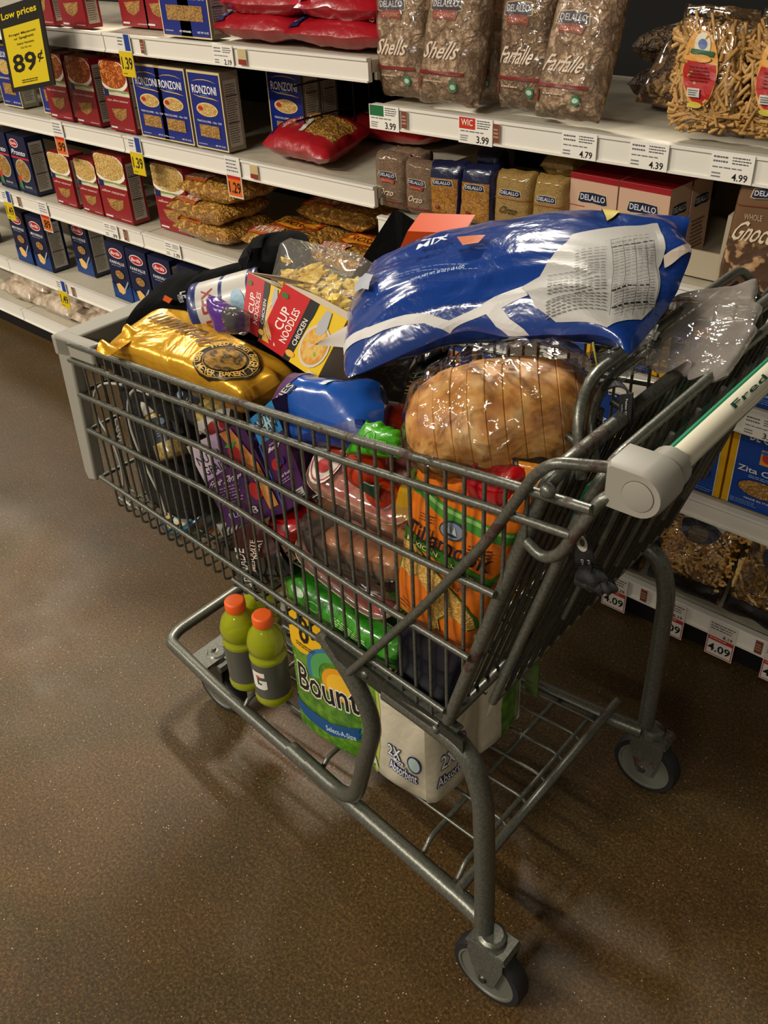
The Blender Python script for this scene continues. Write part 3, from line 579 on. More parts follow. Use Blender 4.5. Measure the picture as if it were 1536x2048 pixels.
def clearbag(lab, bl, br, tr, tl, Y, lean, seed, zb, n=420, r=.0032):
    a = PY(*bl, Y); b = PY(*br, Y); c_ = PY(*tr, Y+lean); d = PY(*tl, Y+lean); a.z = b.z = zb+.01
    P = Pouch(a, b, c_, d, .085, p=4, q=.5, wr=.004, seed=seed, wf=12); t = thing('clear_pasta_bag', lab, 'bag', P.ctr, 'tall clear bags of handmade pasta')
    P.mesh('clear_wrap', FILM, t, P.ctr, 22, 26)
    core = Pouch(a, b, c_, d, .05, p=4, q=.5, wr=.004, seed=seed, wf=20); mb = MB(); mb.grid(lambda u, v: core.P(u, v*.76), 14, 20, PENNEM); mb.build('pasta_bed', t, loc=P.ctr)
    sticks(P, n, .06, r, seed, 'pasta_sticks', t, [STK, STK2])
    prints('label', lambda u, v, e=0: P.P(u, v, e), [('e', .42, .50, .25, .30, '#d89a3c'), ('p', [(.22, .56), (.64, .54), (.66, .42), (.58, .28), (.44, .20), (.32, .26), (.2, .38), (.18, .48)], '#b01818'), ('e', .44, .68, .11, .10, '#d8d0b8'), ('e', .44, .69, .06, .04, '#5068a0'), ('p', [(.28, .615), (.6, .60), (.62, .64), (.3, .65)], '#1c5a30'), ('e', .45, .58, .13, .03, '#d8982c'), ('l', .28, .4, .6, .53, 5, '#7c0c10'), ('r', .28, .28, .46, .35, '#c8c4bc'), ('l', .3, .29, .44, .34, 3, '#404040'), ('e', .4, .22, .1, .025, '#c8b838')], t, loc=P.ctr, lim=.06, eps=.0015)
clearbag('tall clear bag of handmade pasta sticks with red oval label, whole in the photo', (1352, 258), (1492, 275), (1522, 20), (1372, 5), 1.60, .04, 71, RZ[4])
clearbag('tall clear bag of handmade pasta sticks cut off by the right photo edge', (1490, 262), (1640, 290), (1680, 30), (1530, 15), 1.60, .04, 72, RZ[4])

# shelf below: small bags
z = RZ[3]
def sb(bl, br, tr, tl, Y=1.60, lean=.01, zz=None):
    a = PY(*bl, Y); b = PY(*br, Y); c_ = PY(*tr, Y+lean); d = PY(*tl, Y+lean); a.z = b.z = (zz or z)+.006; return [a, b, c_, d]
def small(lab, cs, m, it, seed, group, mf=None, **k):
    kk = dict(p=5, q=.45, wr=.003, wf=14); kk.update(k)
    return pouch('pasta_bag', lab, 'bag', cs, .055, m, it, group, nu=22, nv=26, mf=mf, seed=seed, lim=.08, **kk)
brown_it = logo(.5, .62, .6, .11, sub='ORGANIC')+[('t', 'Orzo', .5, .33, .5, .12, '#dcc4a8', 0, .2), ('r', .05, .155, .95, .175, '#7c2818')]
small('small brown organic bag at the left end behind the black cloth', sb((765, 432), (822, 440), (822, 308), (758, 298)), FINEW, brown_it, 81, 'small brown organic bags')
small('small brown organic bag, right one of the pair', sb((826, 445), (876, 452), (880, 325), (818, 312), 1.595), FINEW, brown_it, 82, 'small brown organic bags')
small('small brown organic bag in the back row between the front pair', sb((790, 420), (850, 425), (862, 300), (795, 290), 1.70), FINEW, brown_it, 83, 'small brown organic bags')
GF = noisy('golden_gluten_free', ['#7c4a0c', '#b8801c', '#c89434'], 130, vor=True, pos=[.8, .35, .03], bump=.3, coat=.5)
NV = mt('#10183c', .3, coat=.6, bump=.3, bscale=40)
blue_it = logo(.5, .66, .6, .1)+[('r', .12, .7, .12, .7, '#d09c78'), ('e', .35, .25, .06, .04, '#7c3020'), ('l', .15, .14, .7, .17, 1, '#5c3a14')]
mfb = lambda u, v: GF if (.08 < u < .9 and .13 < v < .74) else NV
small('blue and gold pasta bag, left one of the front pair', sb((871, 448), (928, 478), (940, 322), (868, 318)), NV, blue_it, 84, 'blue and gold pasta bags', mf=mfb)
small('blue and gold pasta bag, right one of the front pair beside the orzo', sb((925, 460), (995, 480), (1000, 330), (935, 325), 1.595), NV, blue_it, 85, 'blue and gold pasta bags', mf=mfb)
small('blue and gold pasta bag slumped in the row behind', sb((950, 430), (1010, 440), (1012, 298), (962, 292), 1.69), NV, (), 86, 'blue and gold pasta bags')
ORZ = noisy('orzo_grains', ['#7a5c24', '#b8964e', '#d4b870'], 210, vor=True, pos=[.8, .35, .03], bump=.4, bd=.003, coat=.4)
orz = logo(.5, .68, .58, .1)+[('r', .02, .585, .98, .597, '#a05028'), ('t', 'Orzo', .5, .42, .46, .12, '#3c2c14', 0, .2), ('l', .1, .06, .6, .2, 4, '#6c5020')]
small('orzo bag standing left of a pair beside the risotto cartons', sb((994, 478), (1066, 478), (1078, 345), (1002, 335)), ORZ, orz, 87, 'orzo bags')
small('orzo bag standing against the risotto cartons', sb((1070, 475), (1132, 475), (1145, 355), (1080, 345), 1.595), ORZ, orz, 88, 'orzo bags')
cs = sb((1078, 350), (1145, 358), (1160, 312), (1090, 300), 1.62); pouch('pasta_bag', 'orzo bag lying across the top of the standing ones', 'bag', [cs[0]+V((0, 0, .01))*0+V((0, 0, cs[3].z-cs[0].z-.03)), cs[1]+V((0, 0, cs[3].z-cs[0].z-.03)), cs[2]+V((0, .13, 0)), cs[3]+V((0, .13, 0))], .05, ORZ, (), 'orzo bags', p=4, q=.5, wr=.004, seed=89)
# open display tray and gnocchi pack
mb = MB(); a = PY(1392, 560, 1.60).x; CARD = mt('#a89c84', .7)
t = thing('display_tray', 'open cardboard display tray beside the brown gnocchi pack', 'tray', (a, 1.65, z)); L = t.location
m_ = MB(); m_.box(a-.14, a+.07, 1.62, 1.95, z, z+.004, CARD); m_.build('tray_floor', t, False, loc=L)
m_ = MB(); m_.hexa([(a+.035, 1.60, z), (a+.043, 1.60, z), (a+.043, 1.95, z), (a+.035, 1.95, z), (a+.045, 1.59, z+.125), (a+.053, 1.59, z+.125), (a+.053, 1.95, z+.16), (a+.045, 1.95, z+.16)], CARD); m_.build('side_wall', t, False, loc=L)
m_ = MB(); m_.box(a-.14, a+.04, 1.95, 1.955, z, z+.14, mt('#6c5a40', .8)); m_.build('back_wall', t, False, loc=L)
m_ = MB(); m_.box(a-.14, a+.04, 1.60, 1.604, z, z+.05, CARD); m_.build('front_lip', t, False, loc=L)
GN = noisy('gnocchi_photo', ['#4c3420', '#a8825c', '#c8a67c'], 40, vor=True, pos=[.62, .45, .05], bump=.2, coat=.4)
GB = mt('#6e5138', .35, coat=.5)
cs = sb((1434, 580), (1590, 600), (1600, 345), (1495, 340), 1.585, .0)
pouch('gnocchi_pack', 'brown gnocchi pack with cream script cut off by the right photo edge', 'pack', cs, .06, GB, [('p', [(0, .0), (1, 0), (1, .42), (.8, .5), (.55, .4), (.4, .5), (.2, .45), (.05, .5)], GN), ('t', 'WHOLE', .4, .66, .3, .05, '#b8a080'), ('t', 'Gnocchi', .55, .54, .8, .17, '#dccdb0', 0, .2), ('r', .0, .75, 1, .757, '#7c3020'), ('r', 0, .02, .6, .07, '#6c1c14')]+logo(.62, .86, .6, .08), None, p=7, q=.4, wr=.002, seed=91, lim=.08)
# bottom deck bags of dried pasta
z = RZ[0]
BP1 = mt('#d09c4c', .5, bump=.2, bscale=150); BP2 = mt('#e4bc74', .5, bump=.2, bscale=150); BP3 = mt('#b8843c', .5)
def bowties(P, n, seed, parent):
    rnd = random.Random(seed); mb = MB()
    for i in range(n):
        u = rnd.uniform(.08, .92); v = rnd.uniform(.22, .85); c = P.P(u, v, -.008); a = rnd.uniform(0, 3.14); d = P.U.normalized()*math.cos(a)+P.Vv.normalized()*math.sin(a)+P.n*rnd.uniform(-.5, .5); d.normalize()
        s = d.cross(P.n).normalized()*.0135; nn = d.cross(s).normalized()*.003; l = .022
        vs = [c-d*l-s, c-d*l*1.1, c-d*l+s, c+s*.25+nn, c+nn*2, c-s*.25+nn, c+d*l+s, c+d*l*1.1, c+d*l-s]
        mb.add(vs, [(0, 5, 4, 1), (1, 4, 3, 2), (3, 4, 7, 6), (4, 5, 8, 7)], rnd.choice([BP1, BP2, BP2]))
    o = mb.build('bow_tie_pasta', parent, smooth=False); o.data.transform(Matrix.Translation(-P.ctr)); tag(o, kind='stuff')
def dbag(lab, x0, x1, seed, kind, group='bags of dried pasta on the bottom deck'):
    cs = [V((x0, 1.560, z+.02)), V((x1, 1.560, z+.02)), V((x1+.01, 1.665, z+.225)), V((x0+.01, 1.665, z+.225))]
    P = Pouch(*cs, .085, p=3, q=.45, wr=.006, seed=seed, wf=11); t = thing('dried_pasta_bag', lab, 'bag', P.ctr, group)
    core = Pouch(*cs, .062, p=3, q=.45, wr=.005, seed=seed, wf=30)
    core.mesh('pasta_filling', noisy('amber_pasta_bed', ['#5c4018', '#a87830', '#c89848'], 55, vor=True, pos=[.8, .35, .03], bump=1, bd=.012), t, P.ctr)
    P.mesh('clear_wrap', FILM, t, P.ctr, 22, 22)
    if kind == 'bow': bowties(core, 170, seed, t)
    else:
        rnd = random.Random(seed); mb = MB()
        for i in range(200):
            u = rnd.uniform(.06, .94); v = rnd.uniform(.2, .9); c = core.P(u, v, -.003); a = rnd.uniform(0, 3.14); d = core.U.normalized()*math.cos(a)+core.Vv.normalized()*math.sin(a); s = d.cross(core.n).normalized(); l = .021
            pts = [c+d*(l*(2*k/10-1))+(s*math.cos(k*1.9)+core.n*math.sin(k*1.9))*.004 for k in range(11)]
            mb.tube(pts, .0034, rnd.choice([BP1, BP2, BP3]), 5)
        o = mb.build('spiral_pasta', t, angle=80); o.data.transform(Matrix.Translation(-P.ctr)); tag(o, kind='stuff')
    prints('label', lambda u, v, e=0: P.P(u, v, e+.001), [('e', .5, .66, .26, .15, '#0c0f24'), ('e', .5, .6, .13, .08, '#4a3a24'), ('p', [(.2, .80), (.32, .93), (.5, .97), (.7, .93), (.82, .78), (.78, .68), (.6, .74), (.42, .74), (.25, .70)], '#b8b4a8'), ('t', 'TENUTA', .5, .885, .34, .04, '#202030'), ('t', 'RIVIERA', .5, .835, .3, .035, '#202030'), ('t', '& SONS', .5, .79, .24, .03, '#202030')], t, loc=P.ctr, lim=.06, eps=.0015)
    prints('dark_hem', lambda u, v, e=0: P.P(u, v, e+.0008), [('r', .02, .01, .98, .17, '#14100e')], t, loc=P.ctr, lim=.06, eps=.001)
dbag('clear bag of short pasta behind the cart leg on the bottom deck', -1.02, -.86, 100, 'spi')
dbag('clear bag of short pasta right of the black strap on the bottom deck', -.855, -.70, 101, 'spi')
dbag('clear bag of spiral pasta with dark blue crest on the bottom deck', -.685, -.515, 102, 'spi')
dbag('clear bag of bow tie pasta at the right end of the bottom deck', -.505, -.33, 103, 'bow')
dbag('clear bag of bow tie pasta beyond the right photo edge', -.32, -.15, 104, 'bow')

# ------------------------------------------------------------ price tags
def ptag(lab, px, py, z, kind, price, bay='l', w_=None):
    x = PY(px, py, YF).x; Y = YF-.0062; bl = '#1c3c8c'
    if kind == 'y': W_, H = .062, .105; it = [('r', 0, .62, .98, 1, '#e4e0d8'), ('r', .55, .62, .95, 1, bl), ('l', .05, .72, .5, .95, 3, '#6a6a70'), ('r', 0, 0, 1, .6, '#d8bc18'), ('t', '*'+price, .5, .32, .8, .3, '#141414'), ('l', .1, .05, .5, .1, 1, '#5c5010')]; z1 = z+.002
    elif kind == 'o': W_, H = .06, .105; it = [('r', 0, .5, 1, 1, '#e8e4dc'), ('l', .08, .62, .9, .95, 4, '#707078'), ('r', 0, 0, 1, .55, '#d8d4cc'), ('r', .05, .04, .95, .5, '#dc6a1c'), ('r', .05, .46, .95, .54, '#b82418'), ('t', '*'+price, .5, .25, .8, .28, '#181410')]; z1 = z+.004
    elif kind == 'w': W_, H = .075, .046; it = [('r', 0, 0, 1, 1, '#f0ece2'), ('l', .06, .62, .45, .92, 2, '#606068'), ('l', .5, .62, .95, .92, 3, '#505058'), ('l', .06, .44, .9, .54, 1, '#707078'), ('t', price, .72, .2, .36, .26, '#181818'), ('l', .06, .1, .3, .34, 2, '#808088')]; z1 = z-.001
    elif kind in ('g', 'wic'): W_, H = .085, .05; it = [('r', 0, 0, 1, 1, '#f0ece2'), ('r', .02, .55, .5, .98, '#1c6a3c' if kind == 'g' else '#c8301c'), ('l', .55, .6, .97, .95, 4, '#404048'), ('l', .06, .42, .9, .52, 1, '#707078'), ('t', price, .72, .2, .36, .28, '#181818'), ('l', .06, .08, .3, .34, 3, '#808088')]; z1 = z
    elif kind == 'p': W_, H = .062, .098; it = [('r', 0, 0, 1, 1, '#d8cfc4'), ('r', .03, .03, .97, .5, '#b8322c'), ('r', .06, .05, .94, .44, '#e2dcd2'), ('t', '*'+price, .5, .24, .82, .22, '#181818'), ('t', '8.19', .72, .62, .34, .09, '#202020'), ('l', .06, .74, .95, .95, 3, '#606068'), ('r', .03, .47, .97, .55, '#b8322c'), ('l', .1, .49, .9, .53, 1, '#e8d8d0')]; z1 = z-.002
    elif kind == 's': W_, H = .016, .034; it = [('r', 0, 0, 1, 1, '#7c4434'), ('l', .1, .2, .9, .8, 3, '#c0a080')]; z1 = z-.006
    elif kind == 'm': W_, H = .03, .034; it = [('r', 0, 0, 1, 1, '#c8b484'), ('r', 0, 0, 1, .35, '#8c3428')]; z1 = z-.006
    if kind == 'wic': it.append(('t', 'WIC', .26, .8, .34, .24, '#f0ece2'))
    t = thing('shelf_price_tag' if kind not in 'sm' else 'shelf_sticker', lab, 'price tag' if kind not in 'sm' else 'sticker', (x, Y, z1-H))
    if kind in 'yop' and kind != 'w': Y -= .0004
    m_ = MB(); m_.box(0, W_, 0, .0012, 0, H, mt('#e8e4dc', .5)); m_.build('card', t, False)
    prints('printed_front', quad_surf((0, 0, 0), (W_, 0, 0), (0, 0, H)), it, t, eps=.0003)
    if kind == 'wic': pass
T = ptag
T('yellow 1.39 tag under the top shelf', 241, 100, LZ[4], 'y', '1.39'); T('yellow 1.39 tag under the second shelf', 261, 290, LZ[3], 'y', '1.39')
T('yellow 1.49 tag under the third shelf near the left photo edge', 10, 400, LZ[2], 'y', '1.49'); T('yellow 1.49 tag under the fourth shelf', 117, 570, LZ[1], 'y', '1.49')
T('orange 1.29 tag under the second shelf', 454, 330, LZ[3], 'o', '1.29'); T('orange .89 tag under the third shelf', 82, 420, LZ[2], 'o', '.89'); T('orange .99 tag under the second shelf by the yellow sign', 107, 250, LZ[3], 'o', '.99')
T('white 1.79 tag on the third shelf rail', 335, 500, LZ[2], 'w', '1.79'); T('white .99 tag on the third shelf rail below the red cartons', 212, 455, LZ[2], 'w', '.99')
T('white tag with grey print on the top shelf rail', 430, 105, LZ[4], 'w', '2.19')
T('green and white 3.99 tag at the end of the upper right shelf', 742, 215, RZ[4], 'g', '3.99'); T('red and white 3.99 tag on the upper right shelf rail', 921, 240, RZ[4], 'wic', '3.99')
T('white 4.79 tag below the leaning bow tie pasta bag', 1128, 262, RZ[4], 'w', '4.79'); T('white 4.39 tag under the empty shelf stretch', 1265, 280, RZ[4], 'w', '4.39'); T('white 4.99 tag under the tall clear bag of pasta sticks', 1428, 300, RZ[4], 'w', '4.99')
T('white 3.49 tag above the blue and yellow cartons', 1490, 840, RZ[2], 'w', '3.49')
T('red framed 4.09 tag beside the black strap', 1210, 1160, RZ[0], 'p', '4.09'); T('red framed 4.09 tag half hidden by the cart leg', 1322, 1210, RZ[0], 'p', '4.09'); T('red framed 4.09 tag near the right photo edge', 1420, 1255, RZ[0], 'p', '4.09'); T('red framed 4.09 tag cut off by the right photo edge', 1530, 1310, RZ[0], 'p', '4.09')
for i, (x, y, zz, k, lb) in enumerate([(806, 222, RZ[4], 's', 'beside the green 3.99 tag'), (990, 250, RZ[4], 's', 'beside the red 3.99 tag'), (285, 95, LZ[4], 's', 'beside the top 1.39 tag'), (480, 115, LZ[4], 'm', 'on the top shelf rail below the noodle bags'), (503, 335, LZ[3], 'm', 'beside the orange 1.29 tag'), (38, 400, LZ[2], 's', 'beside the third shelf 1.49 tag'), (250, 465, LZ[2], 's', 'on the third shelf rail below the red cartons'), (145, 575, LZ[1], 's', 'beside the fourth shelf 1.49 tag'), (1283, 1190, RZ[0], 's', 'between the 4.09 tags'), (1512, 1290, RZ[0], 's', 'near the bottom right 4.09 tag')]): T('small brown sticker '+lb, x, y, zz, k, '')
# hanging sale sign
t = thing('price_sign', 'yellow and black low prices sign reading 89 cents, hanging from the shelf', 'sign', (-2.8, 1.47, 1.2)); L = t.location
Ys = 1.45; a = PY(25, 186, Ys); b = PY(110, 170, Ys); c_ = PY(80, 10, Ys+.0); d = PY(-8, 18, Ys); U = b-a; Vv = d-a; n_ = U.cross(Vv).normalized()
U = U.normalized()*((U.length+(c_-d).length)/2)
m_ = MB(); m_.hexa([a-n_*.004, b-n_*.004, b, a, d-n_*.004, d+U-n_*.004, d+U, d], mt('#1c1a14', .4)); m_.build('frame', t, False, loc=L)
prints('printed_front', quad_surf(a, U, Vv), [('r', .07, .06, .93, .76, '#d8c018'), ('t', '*Low prices', .5, .88, .82, .10, '#e0c818'), ('t', '*89', .44, .33, .56, .22, '#15130c'), ('t', '¢', .82, .36, .13, .13, '#15130c'), ('t', 'Kroger Macaroni', .5, .66, .62, .035, '#3c3408'), ('t', 'or Spaghetti', .52, .61, .46, .035, '#3c3408'), ('t', 'Select Varieties', .54, .55, .4, .025, '#4c440c'), ('t', '12-16 oz', .54, .5, .24, .022, '#4c440c'), ('l', .3, .09, .75, .14, 2, '#4c440c')], t, loc=L, eps=.0006)
m_ = MB(); m_.box(-2.80, -2.78, Ys+.006, YF, 1.10, 1.12, WHITE); m_.build('clip', t, False, loc=L)

# ------------------------------------------------------------ shopping cart
RZC = math.atan2(-math.sin(PHI)*-1, math.cos(PHI))*0
cart = thing('shopping_cart', 'grey wire shopping cart heaped with groceries, green and white handle', 'cart', CO)
def cb(name, mb, parent=None, smooth=True, **k):      # cart part; world coordinates -> local
    o = mb.build(name, None, smooth, loc=None, **k); o.data.transform(Matrix.Translation(-CO)); o.parent = parent or cart; return o
def rl(tab, a):   # interpolate z over a
    if a >= tab[0][0]: return tab[0][1]
    for (a0, z0), (a1, z1) in zip(tab[:-1], tab[1:]):
        if a1 <= a <= a0: return z1+(z0-z1)*(a-a1)/(a0-a1)
    return tab[-1][1]
R1 = [(.875, .862), (.445, .908), (.187, .942), (-.065, .980), (-.118, .986)]; R2 = [(.878, .832), (.575, .862), (.207, .906), (-.052, .945), (-.10, .950)]
R3 = [(.876, .769), (.504, .806), (.216, .812), (-.014, .830)]; R4 = [(.876, .700), (.486, .730), (.226, .713), (.020, .716)]; R5 = [(.878, .603), (.236, .604), (.059, .600)]
def gz(a): return 1.0+( -.07-a)/(.13)*(-(1.0-.575))*-1 if False else 1.0-(a+.07)/.13*.425     # rear gate line
def side(tab, s, off=0, n=10):
    a0, a1 = tab[0][0], tab[-1][0]; return [W(a0+(a1-a0)*i/n, s*(nb(a0+(a1-a0)*i/n)-off)*-1*-1 if s == 1 else -(nb(a0+(a1-a0)*i/n)-off), rl(tab, a0+(a1-a0)*i/n)) for i in range(n+1)]
def rail_pts(tab, s, off): # s=-1 near, +1 far
    n = 10; a0, a1 = tab[0][0], tab[-1][0]; o = []
    for i in range(n+1): a = a0+(a1-a0)*i/n; o.append(W(a, -s*(nb(a)-off), rl(tab, a)))
    return o
bk = MB()
for s in (-1, 1):
    bk.tube(rail_pts(R1, s, .004), .0052, METALR, 8)
basket = cb('basket', bk); tag(basket, 'rusty grey wire basket rim')
for tab, r in ((R2, .0048), (R3, .0046), (R4, .0046), (R5, .0044)):
    for s in (-1, 1): m_ = MB(); m_.tube(rail_pts(tab, s, .006), r, METAL, 8); cb('rail', m_, basket)
for s in (-1, 1):
    m_ = MB(); m_.tube([W(.50, -s*(nb(.5)-.004), .571), W(.07, -s*(nb(.07)-.004), .566)], .0042, METAL, 8); cb('rail', m_, basket)
ZB = .548
N = 35
for i in range(N):
    a = -.045+.0262*i; b = nb(a)
    if a > .868: continue
    if a < .066:
        for s in (-1, 1): m_ = MB(); m_.tube([W(a, -s*b, rl(R1, a)), W(a, -s*b, gz(a))], .0024, METAL, 6); cb('wire', m_, basket)
    else:
        m_ = MB(); m_.tube([W(a, b, rl(R1, a)), W(a, b, ZB), W(a, -b, ZB), W(a, -b, rl(R1, a))], .0024, METAL, 6, fillet=.012, seg=4); cb('wire', m_, basket)
for j in range(6):
    bb_ = -.17+.068*j; m_ = MB(); m_.tube([W(.066, bb_, ZB-.004), W(.872, bb_*.92, ZB-.004)], .0030, METAL, 6); cb('floor_rail', m_, basket)
# front panel
for tab in (R2, R3, R4, R5):
    z = tab[0][1]; m_ = MB(); m_.tube([W(.878, nb(.87), z), W(.878, -nb(.87), z)], .0040, METAL, 6); cb('rail', m_, basket)
for i in range(14):
    bb_ = -.19+.0292*i; m_ = MB(); m_.tube([W(.875, bb_, .86), W(.875, bb_, .55), W(.80, bb_, .55)], .0024, METAL, 6, fillet=.012); cb('wire', m_, basket)
# plastic front bumper
m_ = MB()
bb0 = nb(.86)-.008
def slab(m_, pts, th, m):   # pts polygon in (a,z), extruded along b
    (b0, b1) = th; n = len(pts); vs = [W(a, b0, z) for a, z in pts]+[W(a, b1, z) for a, z in pts]
    fs = [tuple(range(n)), tuple(range(2*n-1, n-1, -1))]+[(i, i+n, (i+1) % n+n, (i+1) % n) for i in range(n)]; m_.add(vs, fs, m)
for s in (-1, 1):
    q = (bb0, bb0+.022) if s < 0 else (-bb0-.022, -bb0)
    slab(m_, [(.905, .862), (.868, .845), (.892, .590), (.918, .583), (.925, .60)], q, GREYP)
    slab(m_, [(.905, .872), (.80, .876), (.80, .846), (.80, .842), (.905, .838)], q, GREYP)
slab(m_, [(.915, .868), (.862, .872), (.862, .838), (.915, .832)], (bb0, -bb0), GREYP)
bo = cb('front_bumper', m_); tag(bo, 'light grey plastic bumper round the basket front')
bv = bo.modifiers.new('bv', 'BEVEL'); bv.width = .006; bv.segments = 2
# rear gate
g = MB(); zt_, zb_ = 1.0, .575
g.tube([W(.06, -.263, zb_), W(-.062, -.266, .985), W(-.07, -.25, 1.0), W(-.07, .25, 1.0), W(-.062, .266, .985), W(.06, .263, zb_)], .0085, METALR, 8, fillet=.02)
g.tube([W(.06, -.262, zb_), W(.06, .262, zb_)], .007, METALR, 8)
gate = cb('rear_gate', g); tag(gate, 'rusted tube frame of the rear gate')
def gpt(b, t, off=0): return W(-.07+.13*t+off, b, 1.0-.425*t)
for i in range(22):
    b = -.242+.0231*i; m_ = MB(); m_.tube([gpt(b, .0, .006), gpt(b, 1.0, .006)], .0029, METAL, 6); cb('wire', m_, gate)
for t in (.3, .62): m_ = MB(); m_.tube([gpt(-.26, t, .011), gpt(.26, t, .011)], .004, METAL, 6); cb('cross_bar', m_, gate)
# folded child seat behind the gate: second wire panel, plates
st = MB(); so = -.035
st.tube([gpt(-.235, .9, so), gpt(-.25, .12, so), gpt(-.235, -.02, so), gpt(.235, -.02, so), gpt(.25, .12, so), gpt(.235, .9, so)], .006, METAL, 8, fillet=.03)
st.tube([gpt(-.235, .9, so), gpt(.235, .9, so)], .005, METAL, 8)
seat = cb('child_seat', st)
for i in range(18): b = -.215+.0253*i; m_ = MB(); m_.tube([gpt(b, -.02, so-.004), gpt(b+.0, .88, so-.004)], .0028, DARKM, 6); cb('wire', m_, seat)
for i in range(7): b = -.20+.02*i*3; m_ = MB(); m_.tube([gpt(b, .0, so-.018), gpt(b, .55, so-.022)], .003, METAL, 6); cb('wire', m_, seat)
m_ = MB(); m_.tube([W(-.062, -.20, .955), W(-.045, -.19, 1.015), W(-.035, -.15, 1.04), W(-.035, .22, 1.04), W(-.05, .25, 1.0), W(-.06, .25, .95)], .006, METAL, 8, fillet=.03); cb('seat_back_tube', m_, seat)
m_ = MB(); m_.tube([W(-.062, -.17, .955), W(-.045, -.165, 1.0), W(-.038, -.12, 1.025), W(-.038, .2, 1.025)], .0048, METAL, 8, fillet=.03); cb('seat_back_tube', m_, seat)
GREEN = mt('#07583f', .4); FLAP = mt('#8f8a80', .45)
def plate(b0, b1, t0, t1, off, th, m): # thin plate parallel with the gate
    m_ = MB(); m_.hexa([gpt(b0, t1, off), gpt(b1, t1, off), gpt(b1, t1, off+th), gpt(b0, t1, off+th), gpt(b0, t0, off), gpt(b1, t0, off), gpt(b1, t0, off+th), gpt(b0, t0, off+th)], m); return m_
def strip(x0, y0, x1, y1, z, hgt, th, m, name):      # flap edges running across the cart under the handle
    p_ = PZ(x0, y0, z); k_ = (PZ((x0+x1)/2, (y0+y1)/2, z)-CO).dot(CA); b0_ = max(-.235, (p_-CO).dot(CB)); m_ = MB()
    P0 = [W(k_, b0_, z), W(k_, .235, z), W(k_-th, .235, z), W(k_-th, b0_, z)]; dn = V((0, 0, -hgt))+CA*(hgt*.31); m_.hexa([p+dn for p in P0]+P0, m); return cb(name, m_, seat, smooth=False)
strip(1194, 978, 1324, 814, .955, .05, .005, GREEN, 'flap_edge'); strip(1217, 970, 1370, 780, .957, .05, .006, FLAP, 'seat_flap'); strip(1225, 970, 1376, 782, .960, .02, .004, mt('#a8361c', .5), 'flap_print')
strip(1240, 965, 1385, 780, .955, .04, .004, DARKM, 'flap_edge'); strip(1275, 940, 1408, 758, .960, .05, .012, GREEN, 'flap_edge')
for i in range(3):
    p_ = gpt(-.19+.045*i, .03, .018); m_ = MB(); m_.tube([p_, p_+CA*.012+V((0, 0, .004))], .0045, METAL, 8); cb('hinge_stub', m_, gate)
# handle
hp0, hp1 = W(-.155, -.268, 1.010), W(-.155, .268, 1.010); dr = (hp1-hp0).normalized()
m_ = MB(); m_.tube([hp0+dr*.01, hp1-dr*.01], .0130, mt('#d8d2bc', .3, coat=.3), 20)
handle = cb('handle', m_); tag(handle, 'white handle tube with green edges')
for ang in (35, 215):
    n_ = (V((0, 0, 1))*math.cos(math.radians(ang))+CA*math.sin(math.radians(ang))); m_ = MB(); m_.tube([hp0+dr*.02+n_*.0112, hp1-dr*.02+n_*.0112], .0038, mt('#0a7a54', .35), 8); cb('edge_strip', m_, handle)
n_ = (V((0, 0, 1))*.78-CA*.30-CB*0).normalized()
view = (CAM-hp0).normalized(); n_ = (view-dr*view.dot(dr)).normalized(); up_ = dr.cross(n_)*-1
def hs(u, v, e=0):
    a = (v-.5)*1.3; return hp0+dr*(.24*u+.148)+(n_*math.cos(a)-up_*math.sin(a)*-1)*(.0133+e)
b_ = MB(); prints('x', hs, [('t', 'Fred Meyer', .55, .5, .9, .5, '#083c2c', 0, .0)], None, mb=b_, lim=.05, eps=.0004); cb('lettering', b_, handle, smooth=False)
for s in (-1, 1):
    h0 = hp0 if s < 0 else hp1; d_ = -dr if s < 0 else dr
    m_ = MB(); ax = d_
    c0 = h0-d_*.034
    pr_ = []   # D shaped block section in (a,z)
    R_ = .0235
    pts = [(R_*math.sin(t_), R_*math.cos(t_)) for t_ in [math.pi*k/12 for k in range(13)]]
    sec = [(-p_[0]*1.0, p_[1]) for p_ in pts]+[(.031, -.0235), (.034, -.020), (.034, .020), (.031, .0235)]
    nS = len(sec); vs = []
    rings = [(0, 1), (.034, 1), (.040, .9)]
    for (o_, k_) in rings: vs += [c0+d_*o_+CA*(x_*k_)+V((0, 0, z_*k_)) for x_, z_ in sec]
    fs = [tuple(range(nS)), tuple((len(rings)-1)*nS+k for k in range(nS-1, -1, -1))]
    for j in range(len(rings)-1): fs += [(j*nS+k, (j+1)*nS+k, (j+1)*nS+(k+1) % nS, j*nS+(k+1) % nS) for k in range(nS)]
    m_.add(vs, fs, GREYP)
    m_.lathe(c0-d_*.028, d_, [(.0155, 0), (.0200, .005), (.0212, .030)], GREYP, 20)
    o = cb('handle_cap', m_, angle=35); tag(o, 'light grey plastic end cap')
    m_ = MB(); m_.lathe(c0+d_*.0395, d_, [(.0148, 0), (.0148, .0012), (.0138, .0016)], GREYP, 24); cb('cap_disc', m_, o)
    m_ = MB(); m_.lathe(c0+d_*.0395, d_, [(.0153, 0), (.0153, .0006)], mt('#3a3934', .6), 24); cb('cap_seam', m_, o)
